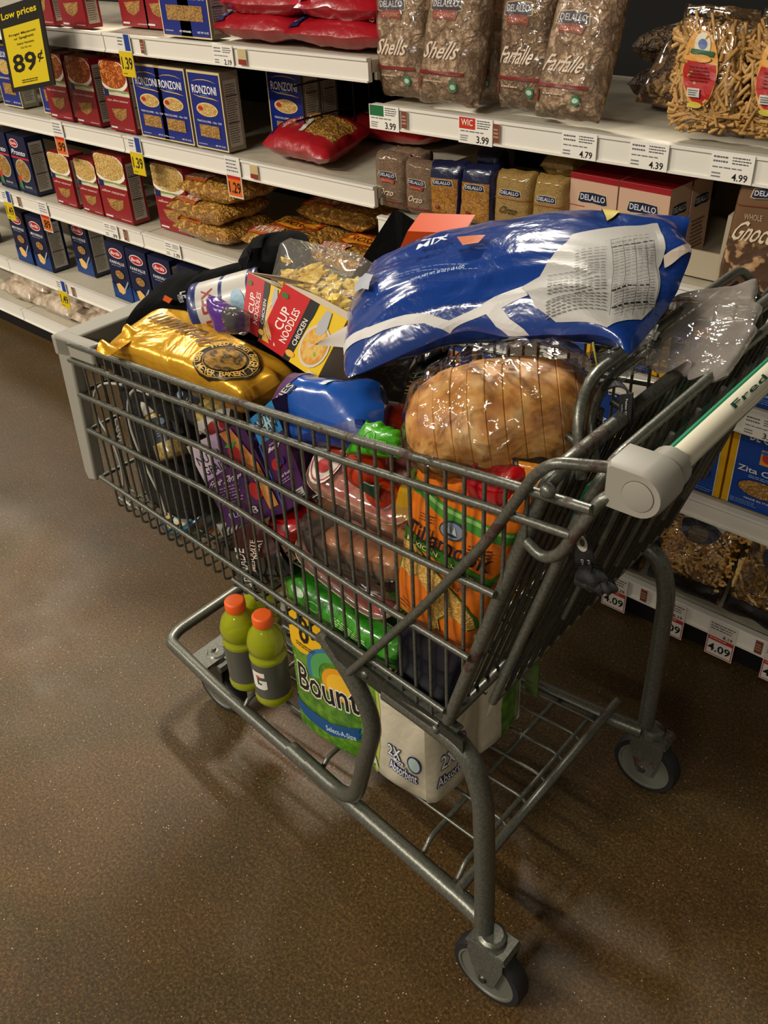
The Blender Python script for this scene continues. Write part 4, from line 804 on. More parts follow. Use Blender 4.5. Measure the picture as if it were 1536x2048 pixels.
# support bars each side
for s in (-1, 1):
    q = lambda a, b, z: W(a, b*(1 if s < 0 else -1), z)
    m_ = MB(); m_.tube([q(-.135, -.255, 1.022), q(-.112, -.268, 1.022), q(-.078, -.284, 1.022), q(-.06, -.284, 1.004), q(-.001, -.279, .893), q(.093, -.272, .75), q(.231, -.264, .556)], .0058, METALR, 8, fillet=.02)
    cb('support_bar', m_)
    m_ = MB(); m_.tube([q(-.140, -.258, 1.0), q(-.122, -.272, .996), q(-.106, -.283, .957), q(-.088, -.281, .92), q(-.07, -.279, .906), q(-.048, -.276, .916)], .0062, METALR, 8, fillet=.02); cb('side_loop', m_)
    m_ = MB(); m_.lathe(q(-.075, -.285, .992), q(0, -1, 0)-q(0, 0, 0), [(.0075, 0), (.0085, .003), (.006, .008), (.002, .0095)], METALR, 10); cb('bolt', m_)
# chassis
PL = METAL
for s in (-1, 1):
    q = lambda a, b, z: W(a, b*(1 if s < 0 else -1), z)
    m_ = MB()      # bracket angle under basket
    m_.hexa([q(.285, -.262, .570), q(.285, -.258, .570), q(.03, -.268, .532), q(.03, -.272, .532), q(.275, -.262, .596), q(.275, -.258, .596), q(.03, -.268, .564), q(.03, -.272, .564)], DARKM)
    m_.hexa([q(.275, -.262, .592), q(.045, -.271, .561), q(.045, -.250, .561), q(.275, -.240, .592), q(.275, -.262, .595), q(.045, -.271, .564), q(.045, -.250, .564), q(.275, -.240, .595)], METAL)
    br = cb('side_bracket', m_, smooth=False)
    for a in (.20, .075): m_ = MB(); m_.lathe(q(a, -.264 if a > .1 else -.2695, rl([(.28, .583), (.03, .548)], a)), q(0, -1, 0)-q(0, 0, 0), [(.0065, 0), (.006, .003), (.002, .005)], METAL, 10); cb('rivet', m_, br)
    m_ = MB(); m_.tube([q(.17, -.254, .552), q(.10, -.256, .546), q(.03, -.262, .540), q(.004, -.262, .47), q(.0, -.258, .30), q(.0, -.256, .135)], .0150, METAL, 12, fillet=.07, seg=8); cb('rear_leg', m_)
    m_ = MB(); m_.tube([q(.29, -.252, .592), q(.235, -.252, .535), q(.205, -.247, .455), q(.245, -.235, .330), q(.285, -.222, .205), q(.33, -.214, .165), q(.42, -.203, .165)], .0135, METAL, 12, fillet=.055, seg=7); cb('front_leg', m_)
    m_ = MB(); m_.tube([q(.0, -.244, .150), q(.05, -.236, .150), q(.30, -.2115, .150), q(.48, -.190, .150)], .0155, METAL, 12, fillet=.03); cb('side_rail', m_)
m_ = MB(); m_.tube([W(.30, -.2115, .150), W(.70, -.172, .150), W(.892, -.145, .150), W(.905, -.115, .150), W(.905, .115, .150), W(.892, .145, .150), W(.70, .172, .150), W(.30, .2115, .150)], .0128, METAL, 12, fillet=.03, seg=6); cb('lower_rail', m_)
m_ = MB(); m_.box(0, 0, 0, 0, 0, 0, METAL); m_ = MB()
m_.hexa([W(.815, -.16, .150), W(.76, -.17, .150), W(.76, .17, .150), W(.815, .16, .150), W(.815, -.16, .157), W(.76, -.17, .157), W(.76, .17, .157), W(.815, .16, .157)], METAL); cp_ = cb('front_plate', m_, smooth=False)
for b in (-.11, .11): m_ = MB(); m_.lathe(W(.788, b, .157), (0, 0, 1), [(.010, 0), (.010, .003), (.0055, .0035), (.0055, .009)], METAL, 12); cb('bolt', m_, cp_)
# lower rack
rk = MB(); rk.tube([W(.055, -.245, .190), W(.055, .245, .190)], .0085, METAL, 10); rack = cb('lower_rack', rk)
ZR = .170
for a in (.083, .155, .40, .62): m_ = MB(); m_.tube([W(a, -.215+.05*a, ZR-.02), W(a, -.195+.05*a, ZR), W(a, .195-.05*a, ZR), W(a, .215-.05*a, ZR-.02)], .0048, METAL, 8, fillet=.01); cb('cross_wire', m_, rack)
for b in (-.148, -.09, -.032, .026, .084, .142, .19): m_ = MB(); m_.tube([W(.06, b, ZR-.012) if abs(b) < .18 else W(.06, b, ZR), W(.085, b, ZR+.003), W(.74, b*.8, ZR+.003)], .0032, METAL, 8, fillet=.01); cb('long_wire', m_, rack)
# casters
def caster(a, b, near):
    hub = W(a, b, .0635); t = thing('x', None, None, (0, 0, 0)); bpy.data.objects.remove(t)
    m_ = MB(); S = CB
    for s in (-1, 1):
        o_ = S*(s*.0195)
        P4 = [(-.030, .145), (.030, .145), (.034, .115), (.014, .052), (-.014, .052), (-.030, .115)]
        n = len(P4); vs = [W(a-.004+x_, b, z_)+o_*1.0 for x_, z_ in P4]+[W(a-.004+x_, b, z_)+o_*1.15 for x_, z_ in P4]
        m_.add(vs, [tuple(range(n)), tuple(range(2*n-1, n-1, -1))]+[(i, i+n, (i+1) % n+n, (i+1) % n) for i in range(n)], METALR if near else METAL)
    m_.hexa([W(a-.038, b-.0225, .138), W(a+.034, b-.0225, .138), W(a+.034, b+.0225, .138), W(a-.038, b+.0225, .138), W(a-.034, b-.021, .148), W(a+.030, b-.021, .148), W(a+.030, b+.021, .148), W(a-.034, b+.021, .148)], METALR if near else METAL)
    m_.lathe(W(a+.0, b, .146), (0, 0, 1), [(.024, 0), (.022, .010), (.017, .014)], METALR, 14)
    f = cb('caster_fork', m_, smooth=True, angle=30)
    m_ = MB(); prof = [(.022, -.013), (.046, -.013), (.0475, -.0155), (.051, -.0155), (.060, -.0145), (.0632, -.009), (.0635, 0), (.0632, .009), (.060, .0145), (.051, .0155), (.0475, .0155), (.046, .013), (.022, .013)]
    m_.lathe(hub, S, prof, RUB, 32, mats=[WHEELG, WHEELG, WHEELG, RUB, RUB, RUB, RUB, RUB, RUB, WHEELG, WHEELG, WHEELG]); wv = cb('wheel', m_, f, angle=50); tag(wv, 'black tyre with a grey rim')
    m_ = MB(); m_.lathe(hub-S*.026, S, [(.006, 0), (.007, .003), (.018, .010), (.018, .042), (.007, .049), (.006, .052)], DARKM, 14); cb('axle', m_, f)
for a, b, nr in ((-.015, -.256, 1), (-.015, .256, 1), (.78, -.11, 0), (.78, .11, 0)): caster(a, b, nr)

# ------------------------------------------------------------ straps on the cart
WEB = mt('#0e0e10', .7, bump=.2, bscale=300)
def ribbon(m_, pts, w_, th, m, up=None):
    for i in range(len(pts)-1):
        a, b = V(pts[i]), V(pts[i+1]); d = (b-a).normalized(); s = (up[i] if up else V((0, 0, 1))); s = V(s).normalized(); n = d.cross(s).normalized()*th/2; s2 = (up[i+1] if up else s); s2 = V(s2).normalized(); w1 = w_ if not callable(w_) else w_(i); w2 = w_ if not callable(w_) else w_(i+1)
        m_.hexa([a-s*w1/2-n, a-s*w1/2+n, b-s2*w2/2+n, b-s2*w2/2-n, a+s*w1/2-n, a+s*w1/2+n, b+s2*w2/2+n, b+s2*w2/2-n], m)
t = thing('seat_strap', 'black webbing strap with white print knotted on the rear gate wires', 'strap', W(-.13, -.2, .9)); L = t.location
def SP(x, y, b): n = CB; d = ray(x, y); return CAM+d*((b-(CAM-CO).dot(n))/d.dot(n))
bs = -.245
pp = [SP(1160, 1050, bs), SP(1166, 1090, bs), SP(1172, 1130, bs), SP(1178, 1160, bs)]
sx = (SP(1200, 1110, bs)-SP(1150, 1105, bs)).normalized()
m_ = MB(); wid = [.005, .018, .024, .022]; ribbon(m_, pp, lambda i: wid[i], .002, WEB, [sx]*4); m_.build('webbing', t, False, loc=L)
c_ = SP(1183, 1150, bs-.004)
m_ = MB()
for k, (dx, dy, r_) in enumerate([(0, 0, .013), (14, 18, .011), (-10, 12, .010), (30, 22, .009)]):
    o_ = SP(1183+dx, 1150+dy, bs-.004); m_.grid(lambda u, v: o_+V((math.cos(6.283*u)*math.sin(3.1416*v)*r_*1.3, math.sin(6.283*u)*math.sin(3.1416*v)*r_, math.cos(3.1416*v)*r_*.8))*(1+.15*math.sin(9*u*6.28+5*v)), 14, 8, WEB)
m_.build('knot', t, loc=L)
qs = quad_surf(SP(1152, 1140, bs-.006), SP(1200, 1150, bs-.006)-SP(1152, 1140, bs-.006), SP(1152, 1050, bs-.006)-SP(1152, 1140, bs-.006))
o0 = SP(1163, 1140, bs); Ux = sx*.024; Vx = (pp[0]-pp[3]).normalized()*.055; nn_ = Ux.cross(Vx).normalized(); nn_ = nn_ if nn_.dot(CAM-o0) > 0 else -nn_
prints('printed_badge', lambda u, v, e=0: pp[3]+Ux*(u-.5)+Vx*v+nn_*(.0016+e), [('e', .5, .78, .26, .17, '#a8a59c'), ('e', .52, .8, .12, .08, '#303030'), ('t', 'DO N', .38, .3, .3, .12, '#b8b8b8', -90), ('t', 'PINC', .68, .3, .3, .12, '#b8b8b8', -90)], t, loc=L, eps=.0002)
t = thing('strap_loop', 'black webbing loop with small white print at the seat back tube', 'strap', SP(1240, 800, -.12)); L = t.location
bs = -.13; lp_ = [SP(x, y, bs) for x, y in [(1200, 775), (1235, 762), (1262, 785), (1262, 830), (1240, 850)]]; cvv = tube_path(lp_, .02, 4)
m_ = MB(); ribbon(m_, cvv, .026, .002, WEB, [(CB*-.6+CA*-.5+V((0, 0, .15)))]*len(cvv)); m_.build('webbing', t, False, loc=L)
o_ = SP(1236, 850, bs-.012); Ux = SP(1262, 846, bs-.012)-o_; Vx = SP(1240, 790, bs-.012)-o_
m_ = MB(); n_ = Ux.cross(Vx).normalized()*.001; m_.hexa([o_-n_, o_+Ux-n_, o_+Ux+n_, o_+n_, o_+Vx-n_, o_+Ux+Vx-n_, o_+Ux+Vx+n_, o_+Vx+n_], WEB); m_.build('end_flap', t, False, loc=L)
prints('lettering', lambda u, v, e=0: o_+Ux*u+Vx*v+(n_ if n_.dot(CAM-o_) > 0 else -n_).normalized()*(.0016+e), [('t', 'Fasten Child', .62, .5, .7, .16, '#b0b0b0', -90, 0, 1), ('t', 'safe Only', .3, .4, .6, .14, '#909090', -90, 0, 1)], t, loc=L)

# ------------------------------------------------------------ goods in the cart
def T4(*q): return [V(x) for x in q]
# drinks under the basket
LIQ = mt('#a4ac18', .12, coat=1); LIQ.node_tree.nodes['Principled BSDF'].inputs['Transmission Weight'].default_value = .35; LIQ.node_tree.nodes['Principled BSDF'].inputs['IOR'].default_value = 1.2
CAP = mt('#dc5a18', .45); SLV = mt('#4c4c46', .35, coat=.3)
def bottle():
    t = thing('sports_drink', 'x', 'bottle', (0, 0, 0), 'yellow sports drink bottles'); h = .205; r = .036
    m_ = MB(); m_.lathe((0, 0, 0), (0, 0, 1), [(.020, 0), (.031, .002), (r, .010), (r, .020), (r-.002, .026), (r-.002, .108), (r, .113), (r-.001, .118), (r-.005, .122), (r-.004, .127), (r, .132), (r, .15), (.030, .168), (.021, .180), (.0165, .186), (.0165, .190)], LIQ, 28); m_.build('bottle_body', t)
    m_ = MB(); m_.lathe((0, 0, .026), (0, 0, 1), [(r-.0012, 0), (r-.0012, .082)], SLV, 28); m_.build('label_sleeve', t)
    m_ = MB(); n = 28; m_.lathe((0, 0, .187), (0, 0, 1), [(.019, 0), (.0195, .003), (.0195, .018), (.0175, .021), (.015, .0215)], CAP, 28); c = m_.build('bottle_cap', t); tag(c, 'orange screw cap')
    def cs(u, v, e=0): a = -math.pi/2+(u-.5)*2.0; R = r-.0009+e; return V((R*math.cos(a), R*math.sin(a), .026+.082*v))
    prints('emblem', cs, [('p', [(.30, .82), (.70, .82), (.70, .68), (.46, .68), (.46, .44), (.6, .44), (.6, .5), (.52, .5), (.52, .58), (.74, .58), (.74, .34), (.64, .30), (.36, .30), (.30, .36)], '#d8d8d0'), ('p', [(.42, .72), (.56, .72), (.46, .6)], '#c85020')], t, lim=.08, eps=.0003)
    return t
B0 = bottle(); ps = [(PZ(498, 1362, .178), -.55, 'yellow drink bottle with orange cap, left one at the front end of the lower rack'), (PZ(550, 1392, .178), .5, 'yellow drink bottle with orange cap and white emblem, touching the paper towels'), (PZ(540, 1315, .178), 2.2, 'yellow drink bottle mostly hidden behind the other two')]
for i, (p_, rz, lb) in enumerate(ps):
    o = B0 if i == 0 else dup(B0, p_, rz); o.location = p_; o.rotation_euler = (0, 0, rz+(2.6 if i == 0 else -.35)); o['label'] = lb

# paper towel pack on the lower rack
zk = .178; p0 = PZ(592, 1452, zk); p1 = PZ(872, 1632, zk); p2 = PZ(1058, 1440, zk)
p0, p1, p2 = p0+(p1-p0)*.0, p1, p2
ex = (p1-p0); Wk = ex.length; ex.normalize(); ey = V((-ex.y, ex.x, 0)); 
if ey.dot(p2-p1) < 0: ey = -ey
Dk = (p2-p1).dot(ey); Hk = .358
t = thing('paper_towel_pack', 'wrapped pack of eight paper towel rolls, green and white, on the lower rack', 'paper towels', p0); L = t.location
PW = mt('#c4bca6', .4, coat=.35, bump=.35, bscale=25); PG = noisy('green_leaf_print', ['#2c5c12', '#4c7c1c', '#6c9828'], 60, bump=.1, coat=.35, rough=.35)
nr, nd = 2, 2
def outline(s):   # rounded roll bumps around, s 0..1 from near-left corner along near side
    per = [(0, 0), (Wk, 0), (Wk, Dk), (0, Dk)]; k = s*4 % 4; i = int(k); f = k-i; a = per[i]; b = per[(i+1) % 4]
    nrm = [(0, -1), (1, 0), (0, 1), (-1, 0)][i]; n_ = nr if i % 2 == 0 else nd
    g = abs(math.sin(math.pi*f*n_))**.45; off = -.016*(1-g)
    if f < .04 or f > .96: e = (1-min(f, 1-f)/.04); off -= .004*e
    return a[0]+(b[0]-a[0])*f+nrm[0]*off, a[1]+(b[1]-a[1])*f+nrm[1]*off
def pk(s, v, e=0):
    x, y = outline(s); cx, cy = Wk/2, Dk/2; k = 1
    if v > .93: k = 1-.10*((v-.93)/.07)**2
    if v < .06: k = 1-.07*((.06-v)/.06)**2
    x = cx+(x-cx)*k; y = cy+(y-cy)*k; w_ = noise.noise(V((s*22, v*7, 3)))*.0022
    nrm = V((x-cx, y-cy, 0)).normalized(); q = p0+ex*x+ey*y+V((0, 0, Hk*v))+(ex*nrm.x+ey*nrm.y)*(w_+e); return q
m_ = MB(); m_.grid(pk, 96, 20, PW)
k = len(m_.v); nn = 96; m_.v += [pk(i/nn, 1) for i in range(nn)]+[p0+ex*Wk/2+ey*Dk/2+V((0, 0, Hk*1.005))]
for i in range(nn): m_.f.append((k+i, k+(i+1) % nn, k+nn)); m_.m.append(m_.mi(PW))
k = len(m_.v); m_.v += [pk(i/nn, 0) for i in range(nn)]
m_.f.append(tuple(k+nn-1-i for i in range(nn))); m_.m.append(m_.mi(PW)); m_.build('wrapper', t, loc=L)
def nf(u, v, e=0): return pk(u*.25, v, e)
def rf(u, v, e=0): return pk(.25+u*.25, v, e)
BD = '#14120e'
def outl(txt, cx, cy, wu, hv, rot=0, fill=BD, ed='#dcd6c4', t1=.055, sh=0):
    it = []
    for dx, dy in ((-1, 0), (1, 0), (0, -1), (0, 1), (-.7, .7), (.7, .7), (-.7, -.7), (.7, -.7)): it.append(('t', txt, cx+dx*wu*t1*.28, cy+dy*hv*t1*1.0, wu, hv, ed, rot, sh))
    return it+[('t', txt, cx, cy, wu, hv, fill, rot, sh)]
def arcband(cx, cy, r0, r1, a0, a1, m, asp, n=16):
    P = [(cx+r1*math.cos(math.radians(a0+(a1-a0)*i/n)), cy+r1*asp*math.sin(math.radians(a0+(a1-a0)*i/n))) for i in range(n+1)]+[(cx+r0*math.cos(math.radians(a1+(a0-a1)*i/n)), cy+r0*asp*math.sin(math.radians(a1+(a0-a1)*i/n))) for i in range(n+1)]
    return ('p', P, m)
asp = Wk/Hk
items = [('p', [(0, 0), (.58, 0), (.62, .25), (.64, .5), (.62, .8), (.58, 1), (0, 1)], PG), ('p', [(.58, 0), (.62, .25), (.64, .5), (.62, .8), (.58, 1), (.60, 1), (.64, .8), (.66, .5), (.64, .25), (.60, 0)], '#a8b440'),
    ('p', [(0, .62), (.02, .60), (.12, .58), (.2, .60), (.27, .66), (.31, .75), (.33, .86), (0, .92)], '#d8a810'),
    arcband(.36, .52, .13, .20, 40, 200, '#2c6a98', asp), arcband(.37, .52, .12, .18, 30, 200, '#4c9450', asp), ('e', .40, .50, .13, .13*asp*.9, '#d8921c'), ('e', .40, .49, .10, .09*asp, '#e0b02c'),
    ('p', [(0, .23), (.12, .205), (.3, .20), (.5, .26), (.5, .18), (.3, .115), (.12, .12), (0, .15)], '#14487c'), ('t', 'Select-A-Size', .36, .165, .2, .035, '#b8c8d8', 8)]
items += outl('Bounty', .33, .40, .50, .22, 3, t1=.045)
items += [('t', '8', .17, .745, .07, .16, BD), ('l', .1, .625, .26, .655, 2, '#403010'), ('p', [(.50, .13), (.60, .16), (.62, .07), (.6, .1), (.52, .075)], '#c8c4b4'),
    arcband(.80, .9, .1, .11, 180, 360, '#b8782c', asp)]
items += outl('2X', .74, .285, .08, .075, -4, '#e8ecec', '#141c5c', .09)+outl('More', .765, .235, .06, .035, -4, '#e8ecec', '#141c5c', .12)+outl('Absorbent', .79, .185, .17, .06, -4, '#e8ecec', '#141c5c', .1)
items += [('e', .86, .27, .04, .055, '#141c5c'), ('e', .86, .27, .033, .046, '#b8d0cc')]
b_ = MB(); prints('x', nf, items, None, mb=b_, lim=.035, eps=.0004)
it2 = [('p', [(.72, 0), (1, 0), (1, 1), (.80, 1), (.82, .8), (.74, .45), (.70, .25)], PG), ('p', [(.80, .40), (1, .44), (1, .60), (.82, .56)], '#144c84'), ('t', 'select', .91, .53, .14, .04, '#b8c8d8'), ('t', 'a size', .91, .48, .14, .04, '#b8c8d8'), ('p', [(.55, .28), (.80, .44), (.80, .54), (.60, .40), (.57, .34)], '#d8d4c4')]
it2 += outl('2X', .14, .30, .12, .09, 0, '#e8ecec', '#141c5c', .09)+outl('Absorbent', .2, .18, .3, .06, 0, '#e8ecec', '#141c5c', .1)+[('e', .26, .34, .05, .06, '#141c5c'), ('e', .26, .34, .04, .05, '#d8dcd4'), ('p', [(.5, .9), (1, .88), (1, 1), (.5, 1)], '#d8a810')]
prints('x', rf, it2, None, mb=b_, lim=.035, eps=.0004); b_.build('printed_wrapper', t, loc=L, angle=180)
m_ = MB(); top = lambda u, v: p0+ex*(Wk*(.02+.96*u))+ey*(Dk*(.02+.96*v))+V((0, 0, Hk+.004)); m_.grid(lambda u, v: top(u, .66+.3*v), 4, 3, mt('#d8a810', .4)); m_.grid(lambda u, v: top(u*.9, .05+.28*v), 4, 3, PG); m_.build('top_print', t, loc=L)
# small carton standing past the far end of the pack
a_ = PZ(1052, 1425, zk)+ey*.045-ex*.02
t = thing('slim_pouch', 'green, white and red slim pouch standing behind the paper towel pack', 'pouch', a_); L = t.location
P = Pouch(a_-ex*.012, a_+ex*.016, a_+ex*.016+V((0, 0, .30)), a_-ex*.012+V((0, 0, .30)), .012, p=4, seed=5, wr=.003)
P.mesh('pouch', mt('#1c6c34', .35, coat=.4), t, L, 12, 20, mf=lambda u, v: mt('#1c6c34', .35, coat=.4) if v > .62 else (mt('#b02818', .35, coat=.4) if v > .46 else mt('#5c7a3c', .35, coat=.4)))

# cheese bag against the near side, rear end
ORG = mt('#d06a12', .33, coat=.4, bump=.25, bscale=18)
cs = [PB(793, 1205, .030), PB(935, 1312, .030), PB(1078, 985, .030), PB(838, 925, .030)]
CH = noisy('shredded_cheese', ['#b08438', '#d8b060', '#e4c880'], 120, vor=True, pos=[.8, .35, .03], bump=.4, bd=.004)
GRN = '#2c6418'
cow = [(.06, .56), (.10, .47), (.08, .36), (.16, .38), (.22, .36), (.30, .40), (.40, .36), (.52, .30), (.50, .20), (.58, .14), (.70, .13), (.64, .20), (.72, .27), (.84, .26), (.93, .21), (.99, .22), (.95, .30), (.86, .36), (.76, .40), (.6, .44), (.4, .50), (.2, .58)]
sc_ = lambda pts, k, cx=.5, cy=.36: [(cx+(x-cx)*k, cy+(y-cy)*k) for x, y in pts]
it = [('p', [(0, .93), (.12, .93), (.4, .86), (.7, .84), (1, .80), (1, .73), (.7, .765), (.4, .79), (.15, .86), (0, .86)], '#3c7c2c'), ('p', [(.1, .915), (.4, .85), (.7, .83), (1, .79), (1, .775), (.7, .81), (.4, .83), (.12, .89)], '#7cac5c'),
    ('p', [(.02, .66), (.3, .625), (.62, .60), (.96, .54), (1, .58), (.98, .48), (.9, .465), (.6, .525), (.3, .555), (.02, .59)], GRN), ('p', sc_(cow, 1.05), GRN), ('p', cow, CH),
    ('e', .53, .745, .12, .055, '#2c2c3c'), ('e', .53, .745, .105, .046, '#6c7888'), ('p', [(.46, .73), (.60, .725), (.57, .715), (.48, .718)], '#1c2434'), ('p', [(.49, .735), (.50, .78), (.53, .735)], '#a8acac'), ('p', [(.54, .735), (.55, .775), (.59, .73)], '#a8acac'),
    ('t', 'Tillamook', .52, .655, .84, .10, '#141020', -3), ('t', 'MEXICAN', .30, .595, .34, .03, '#c8b878', -4), ('t', 'CHEESE', .70, .545, .30, .03, '#c8b878', -9), ('t', 'FARMSTYLE', .35, .53, .3, .022, '#382010', -4), ('t', 'Shredded', .62, .47, .3, .02, '#382010', -8),
    ('l', .22, .75, .38, .80, 3, '#5c2c0c'), ('l', .72, .66, .94, .72, 3, '#5c2c0c'), ('t', '4', .68, .145, .05, .035, '#301c08'), ('t', 'CUPS', .70, .105, .16, .024, '#301c08'), ('l', .52, .03, .9, .085, 4, '#4c2808'), ('l', .12, .14, .3, .2, 2, '#7c3c0c')]
pouch('cheese_bag', 'orange bag of shredded cheese pressed against the near wires at the rear', 'bag', cs, .040, ORG, it, p=4, q=.5, wr=.0026, seed=201, lim=.03, nu=64, nv=70, wf=7, eps=.0009)
# navy pack below it
cs = [PB(800, 1370, .045), PB(905, 1440, .045), PB(960, 1290, .045), PB(812, 1215, .045)]
pouch('navy_pack', 'dark navy blue pack standing beneath the orange cheese bag', 'pack', cs, .05, mt('#030418', .35, coat=.3), (), None, p=6, q=.45, wr=.0008, seed=203, wf=4)
# meat trays
FOAM = mt('#b89478', .5); MEAT = noisy('red_meat', ['#4c0c10', '#7c1c1c', '#a84a40'], 22, detail=5, bump=.2, coat=1.0, rough=.2, pos=[.3, .5, .68], dist=1.5); PMEAT = noisy('pink_meat', ['#a03c34', '#b86458', '#d09c84'], 20, detail=5, bump=.2, coat=1.0, rough=.2, pos=[.3, .5, .7], dist=2)
BRD = noisy('golden_roll_crust', ['#7c3c10', '#a8642c', '#c08848'], 14, detail=5, bump=.15, coat=.2)
def tray(name, lab, cat, q, th, base, cont, lid, stick=None, up=None):
    c = (q[0]+q[1]+q[2]+q[3])/4; t = thing(name, lab, cat, c); n = (q[1]-q[0]).cross(q[3]-q[0]).normalized(); n = -n if n.z < 0 else n
    S = lambda u, v, h, k=1: (lambda uu, vv: q[0]*(1-uu)*(1-vv)+q[1]*uu*(1-vv)+q[2]*uu*vv+q[3]*(1-uu)*vv+n*h)(.5+(u-.5)*k, .5+(v-.5)*k)
    def ringpt(s, h, k):    # superellipse
        a = s*2*math.pi; x = math.copysign(abs(math.cos(a))**.45, math.cos(a)); y = math.copysign(abs(math.sin(a))**.45, math.sin(a)); return S(.5+.5*x*k, .5+.5*y*k, h)
    N_ = 40; m_ = MB(); rings = [(0, .84), (.15*th, .88), (th*.8, .96), (th, 1.0), (th*1.02, .985), (th*.5, .90), (th*.22, .85), (th*.2, .5), (th*.2, .02)]
    m_.grid(lambda u, v: ringpt(u, rings[int(round(v*(len(rings)-1)))][0], rings[int(round(v*(len(rings)-1)))][1]), N_, len(rings)-1, base); m_.grid(lambda u, v: ringpt(u, 0, .84*(1-v)+.01), N_, 2, base); m_.build('tray', t, loc=c, angle=60)
    cont(S, t, c, th)
    if lid:
        m_ = MB(); hs = lid; m_.grid(lambda u, v: ringpt(u, th+hs*math.sin(min(1, v*1.6)*math.pi/2) if hs > .01 else th+hs*math.sin(v*math.pi/2), 1-.12*v if v < .6 else (1-.072)*(1-(v-.6)/.4*.98)), N_, 10, CLAM); m_.build('clear_cover', t, loc=c, angle=60)
    if stick: prints('sticker', lambda u, v, e=0: S(u, v, th+lid+.0015+e), stick, t, loc=c, eps=.0005)
    return t, S, n
def slab_cont(mat, h=.8, seed=0):
    def f(S, t, c, th):
        m_ = MB(); m_.grid(lambda u, v: S(.07+.86*u, .09+.82*v, th*(.2+h*min(1, 6*min(u, 1-u, v, 1-v))**.5)+.0025*noise.noise(V((u*6, v*5, seed)))), 24, 16, mat); m_.build('meat', t, loc=c)
    return f
q_ = [PB(612, 985, .02), PB(822, 1085, .02), None, None]
iA = CB*.10+V((0, 0, .075)); q_ = [q_[0], q_[1], q_[1]+iA, q_[0]+iA]
q_[0] += CA*.0; tray('meat_tray', 'pink steak tray with round white sticker tilted against the near wires', 'meat tray', [q_[0]+V((0, 0, -.0)), q_[1], q_[2], q_[3]], .022, FOAM, slab_cont(PMEAT, .75, 3), .006,
    [('e', .17, .42, .135, .34, '#d8cdc4'), ('ring', .17, .42, .125, .31, .93, '#a02020'), ('t', 'USDA', .17, .50, .12, .09, '#10142c'), ('t', 'CHOICE', .17, .40, .13, .07, '#a02020'), ('e', .17, .29, .06, .08, '#b02c28')])
def rolls(S, t, c, th):
    k = 0
    for (u, v, h) in ((.24, .36, .030), (.50, .36, .032), (.76, .36, .030), (.24, .75, .03), (.5, .75, .034), (.76, .75, .03)):
        o_ = S(u, v, th*.35+h*.6); k += 1; ax = (S(1, 0, 0)-S(0, 0, 0)).normalized(); ay = (S(0, 1, 0)-S(0, 0, 0)).normalized(); az = ax.cross(ay)
        m_ = MB(); m_.grid(lambda a, b: o_+(ax*math.cos(6.2832*a)*.032+ay*math.sin(6.2832*a)*.030)*math.sin(math.pi*b)+az*math.cos(math.pi*b)*.026, 18, 10, BRD); m_.build('bread_roll', t, loc=c)
q0, q1 = PB(618, 1150, .02), PB(820, 1235, .02); iB = CB*.12+V((0, 0, .03))
tray('roll_clamshell', 'brown plastic clamshell of golden rolls wedged between two meat trays', 'clamshell', [q0, q1, q1+iB, q0+iB], .05, SMOKE, rolls, .038)
q0, q1 = PB(575, 1118, .022), PB(772, 1275, .022); iB = CB*.13+V((0, 0, .055))
tray('meat_tray', 'dark red meat tray slanting down below the clamshell of rolls', 'meat tray', [q0, q1, q1+iB, q0+iB], .018, FOAM, slab_cont(MEAT, 1.0, 7), .006)
# green leafy pack
GP = noisy('green_produce_print', ['#14500c', '#2a7c1a', '#4c9c2c'], 26, detail=5, bump=.4, coat=.8, rough=.25, bd=.008)
cs = [PB(575, 1190, .03), PB(800, 1345, .03), PB(830, 1290, .05), PB(570, 1115, .05)]
pouch('green_pack', 'bright green plastic pack lying at the basket bottom under the meat', 'pack', cs, .045, GP, [('e', .22, .62, .06, .13, '#a8b8a0'), ('ring', .36, .5, .055, .12, .85, '#78b068'), ('l', .5, .35, .8, .6, 4, '#a8d088')], None, p=3, q=.45, wr=.006, seed=207, wf=10)
pouch('green_pack', 'second bright green pack deeper behind the dark red meat tray', 'pack', [p+CB*.13+V((0, 0, .01)) for p in cs], .06, GP, (), None, p=3, q=.45, wr=.006, seed=208, wf=10)
# snack bar cartons
PUR = mt('#3a1248', .38, coat=.25); PUR2 = mt('#2c0e38', .4, coat=.25)
def flatbox(name, lab, cat, BL, BR, TL, d, m, items, group=None, ms=None, lim=None, dirn=None):
    U, Vv = BR-BL, TL-BL; n = U.cross(Vv).normalized(); n = n if n.dot(CAM-BL) > 0 else -n; B = -n*d
    c = BL+(U+Vv+B)/2; t = thing(name, lab, cat, c, group); m_ = MB(); m_.hexa([BL, BL+U, BL+U+B, BL+B, BL+Vv, BL+U+Vv, BL+U+Vv+B, BL+Vv+B], ms or m, {2: m}); o = m_.build('carton', t, False, loc=c)
    prints('printed_front', lambda u, v, e=0: BL+U*u+Vv*v+n*(.0004+e), items, t, loc=c, lim=lim, eps=.0004); return t
BARM = noisy('baked_bar', ['#6c3810', '#a8682c', '#c08c4c'], 30, bump=.2, rough=.6)
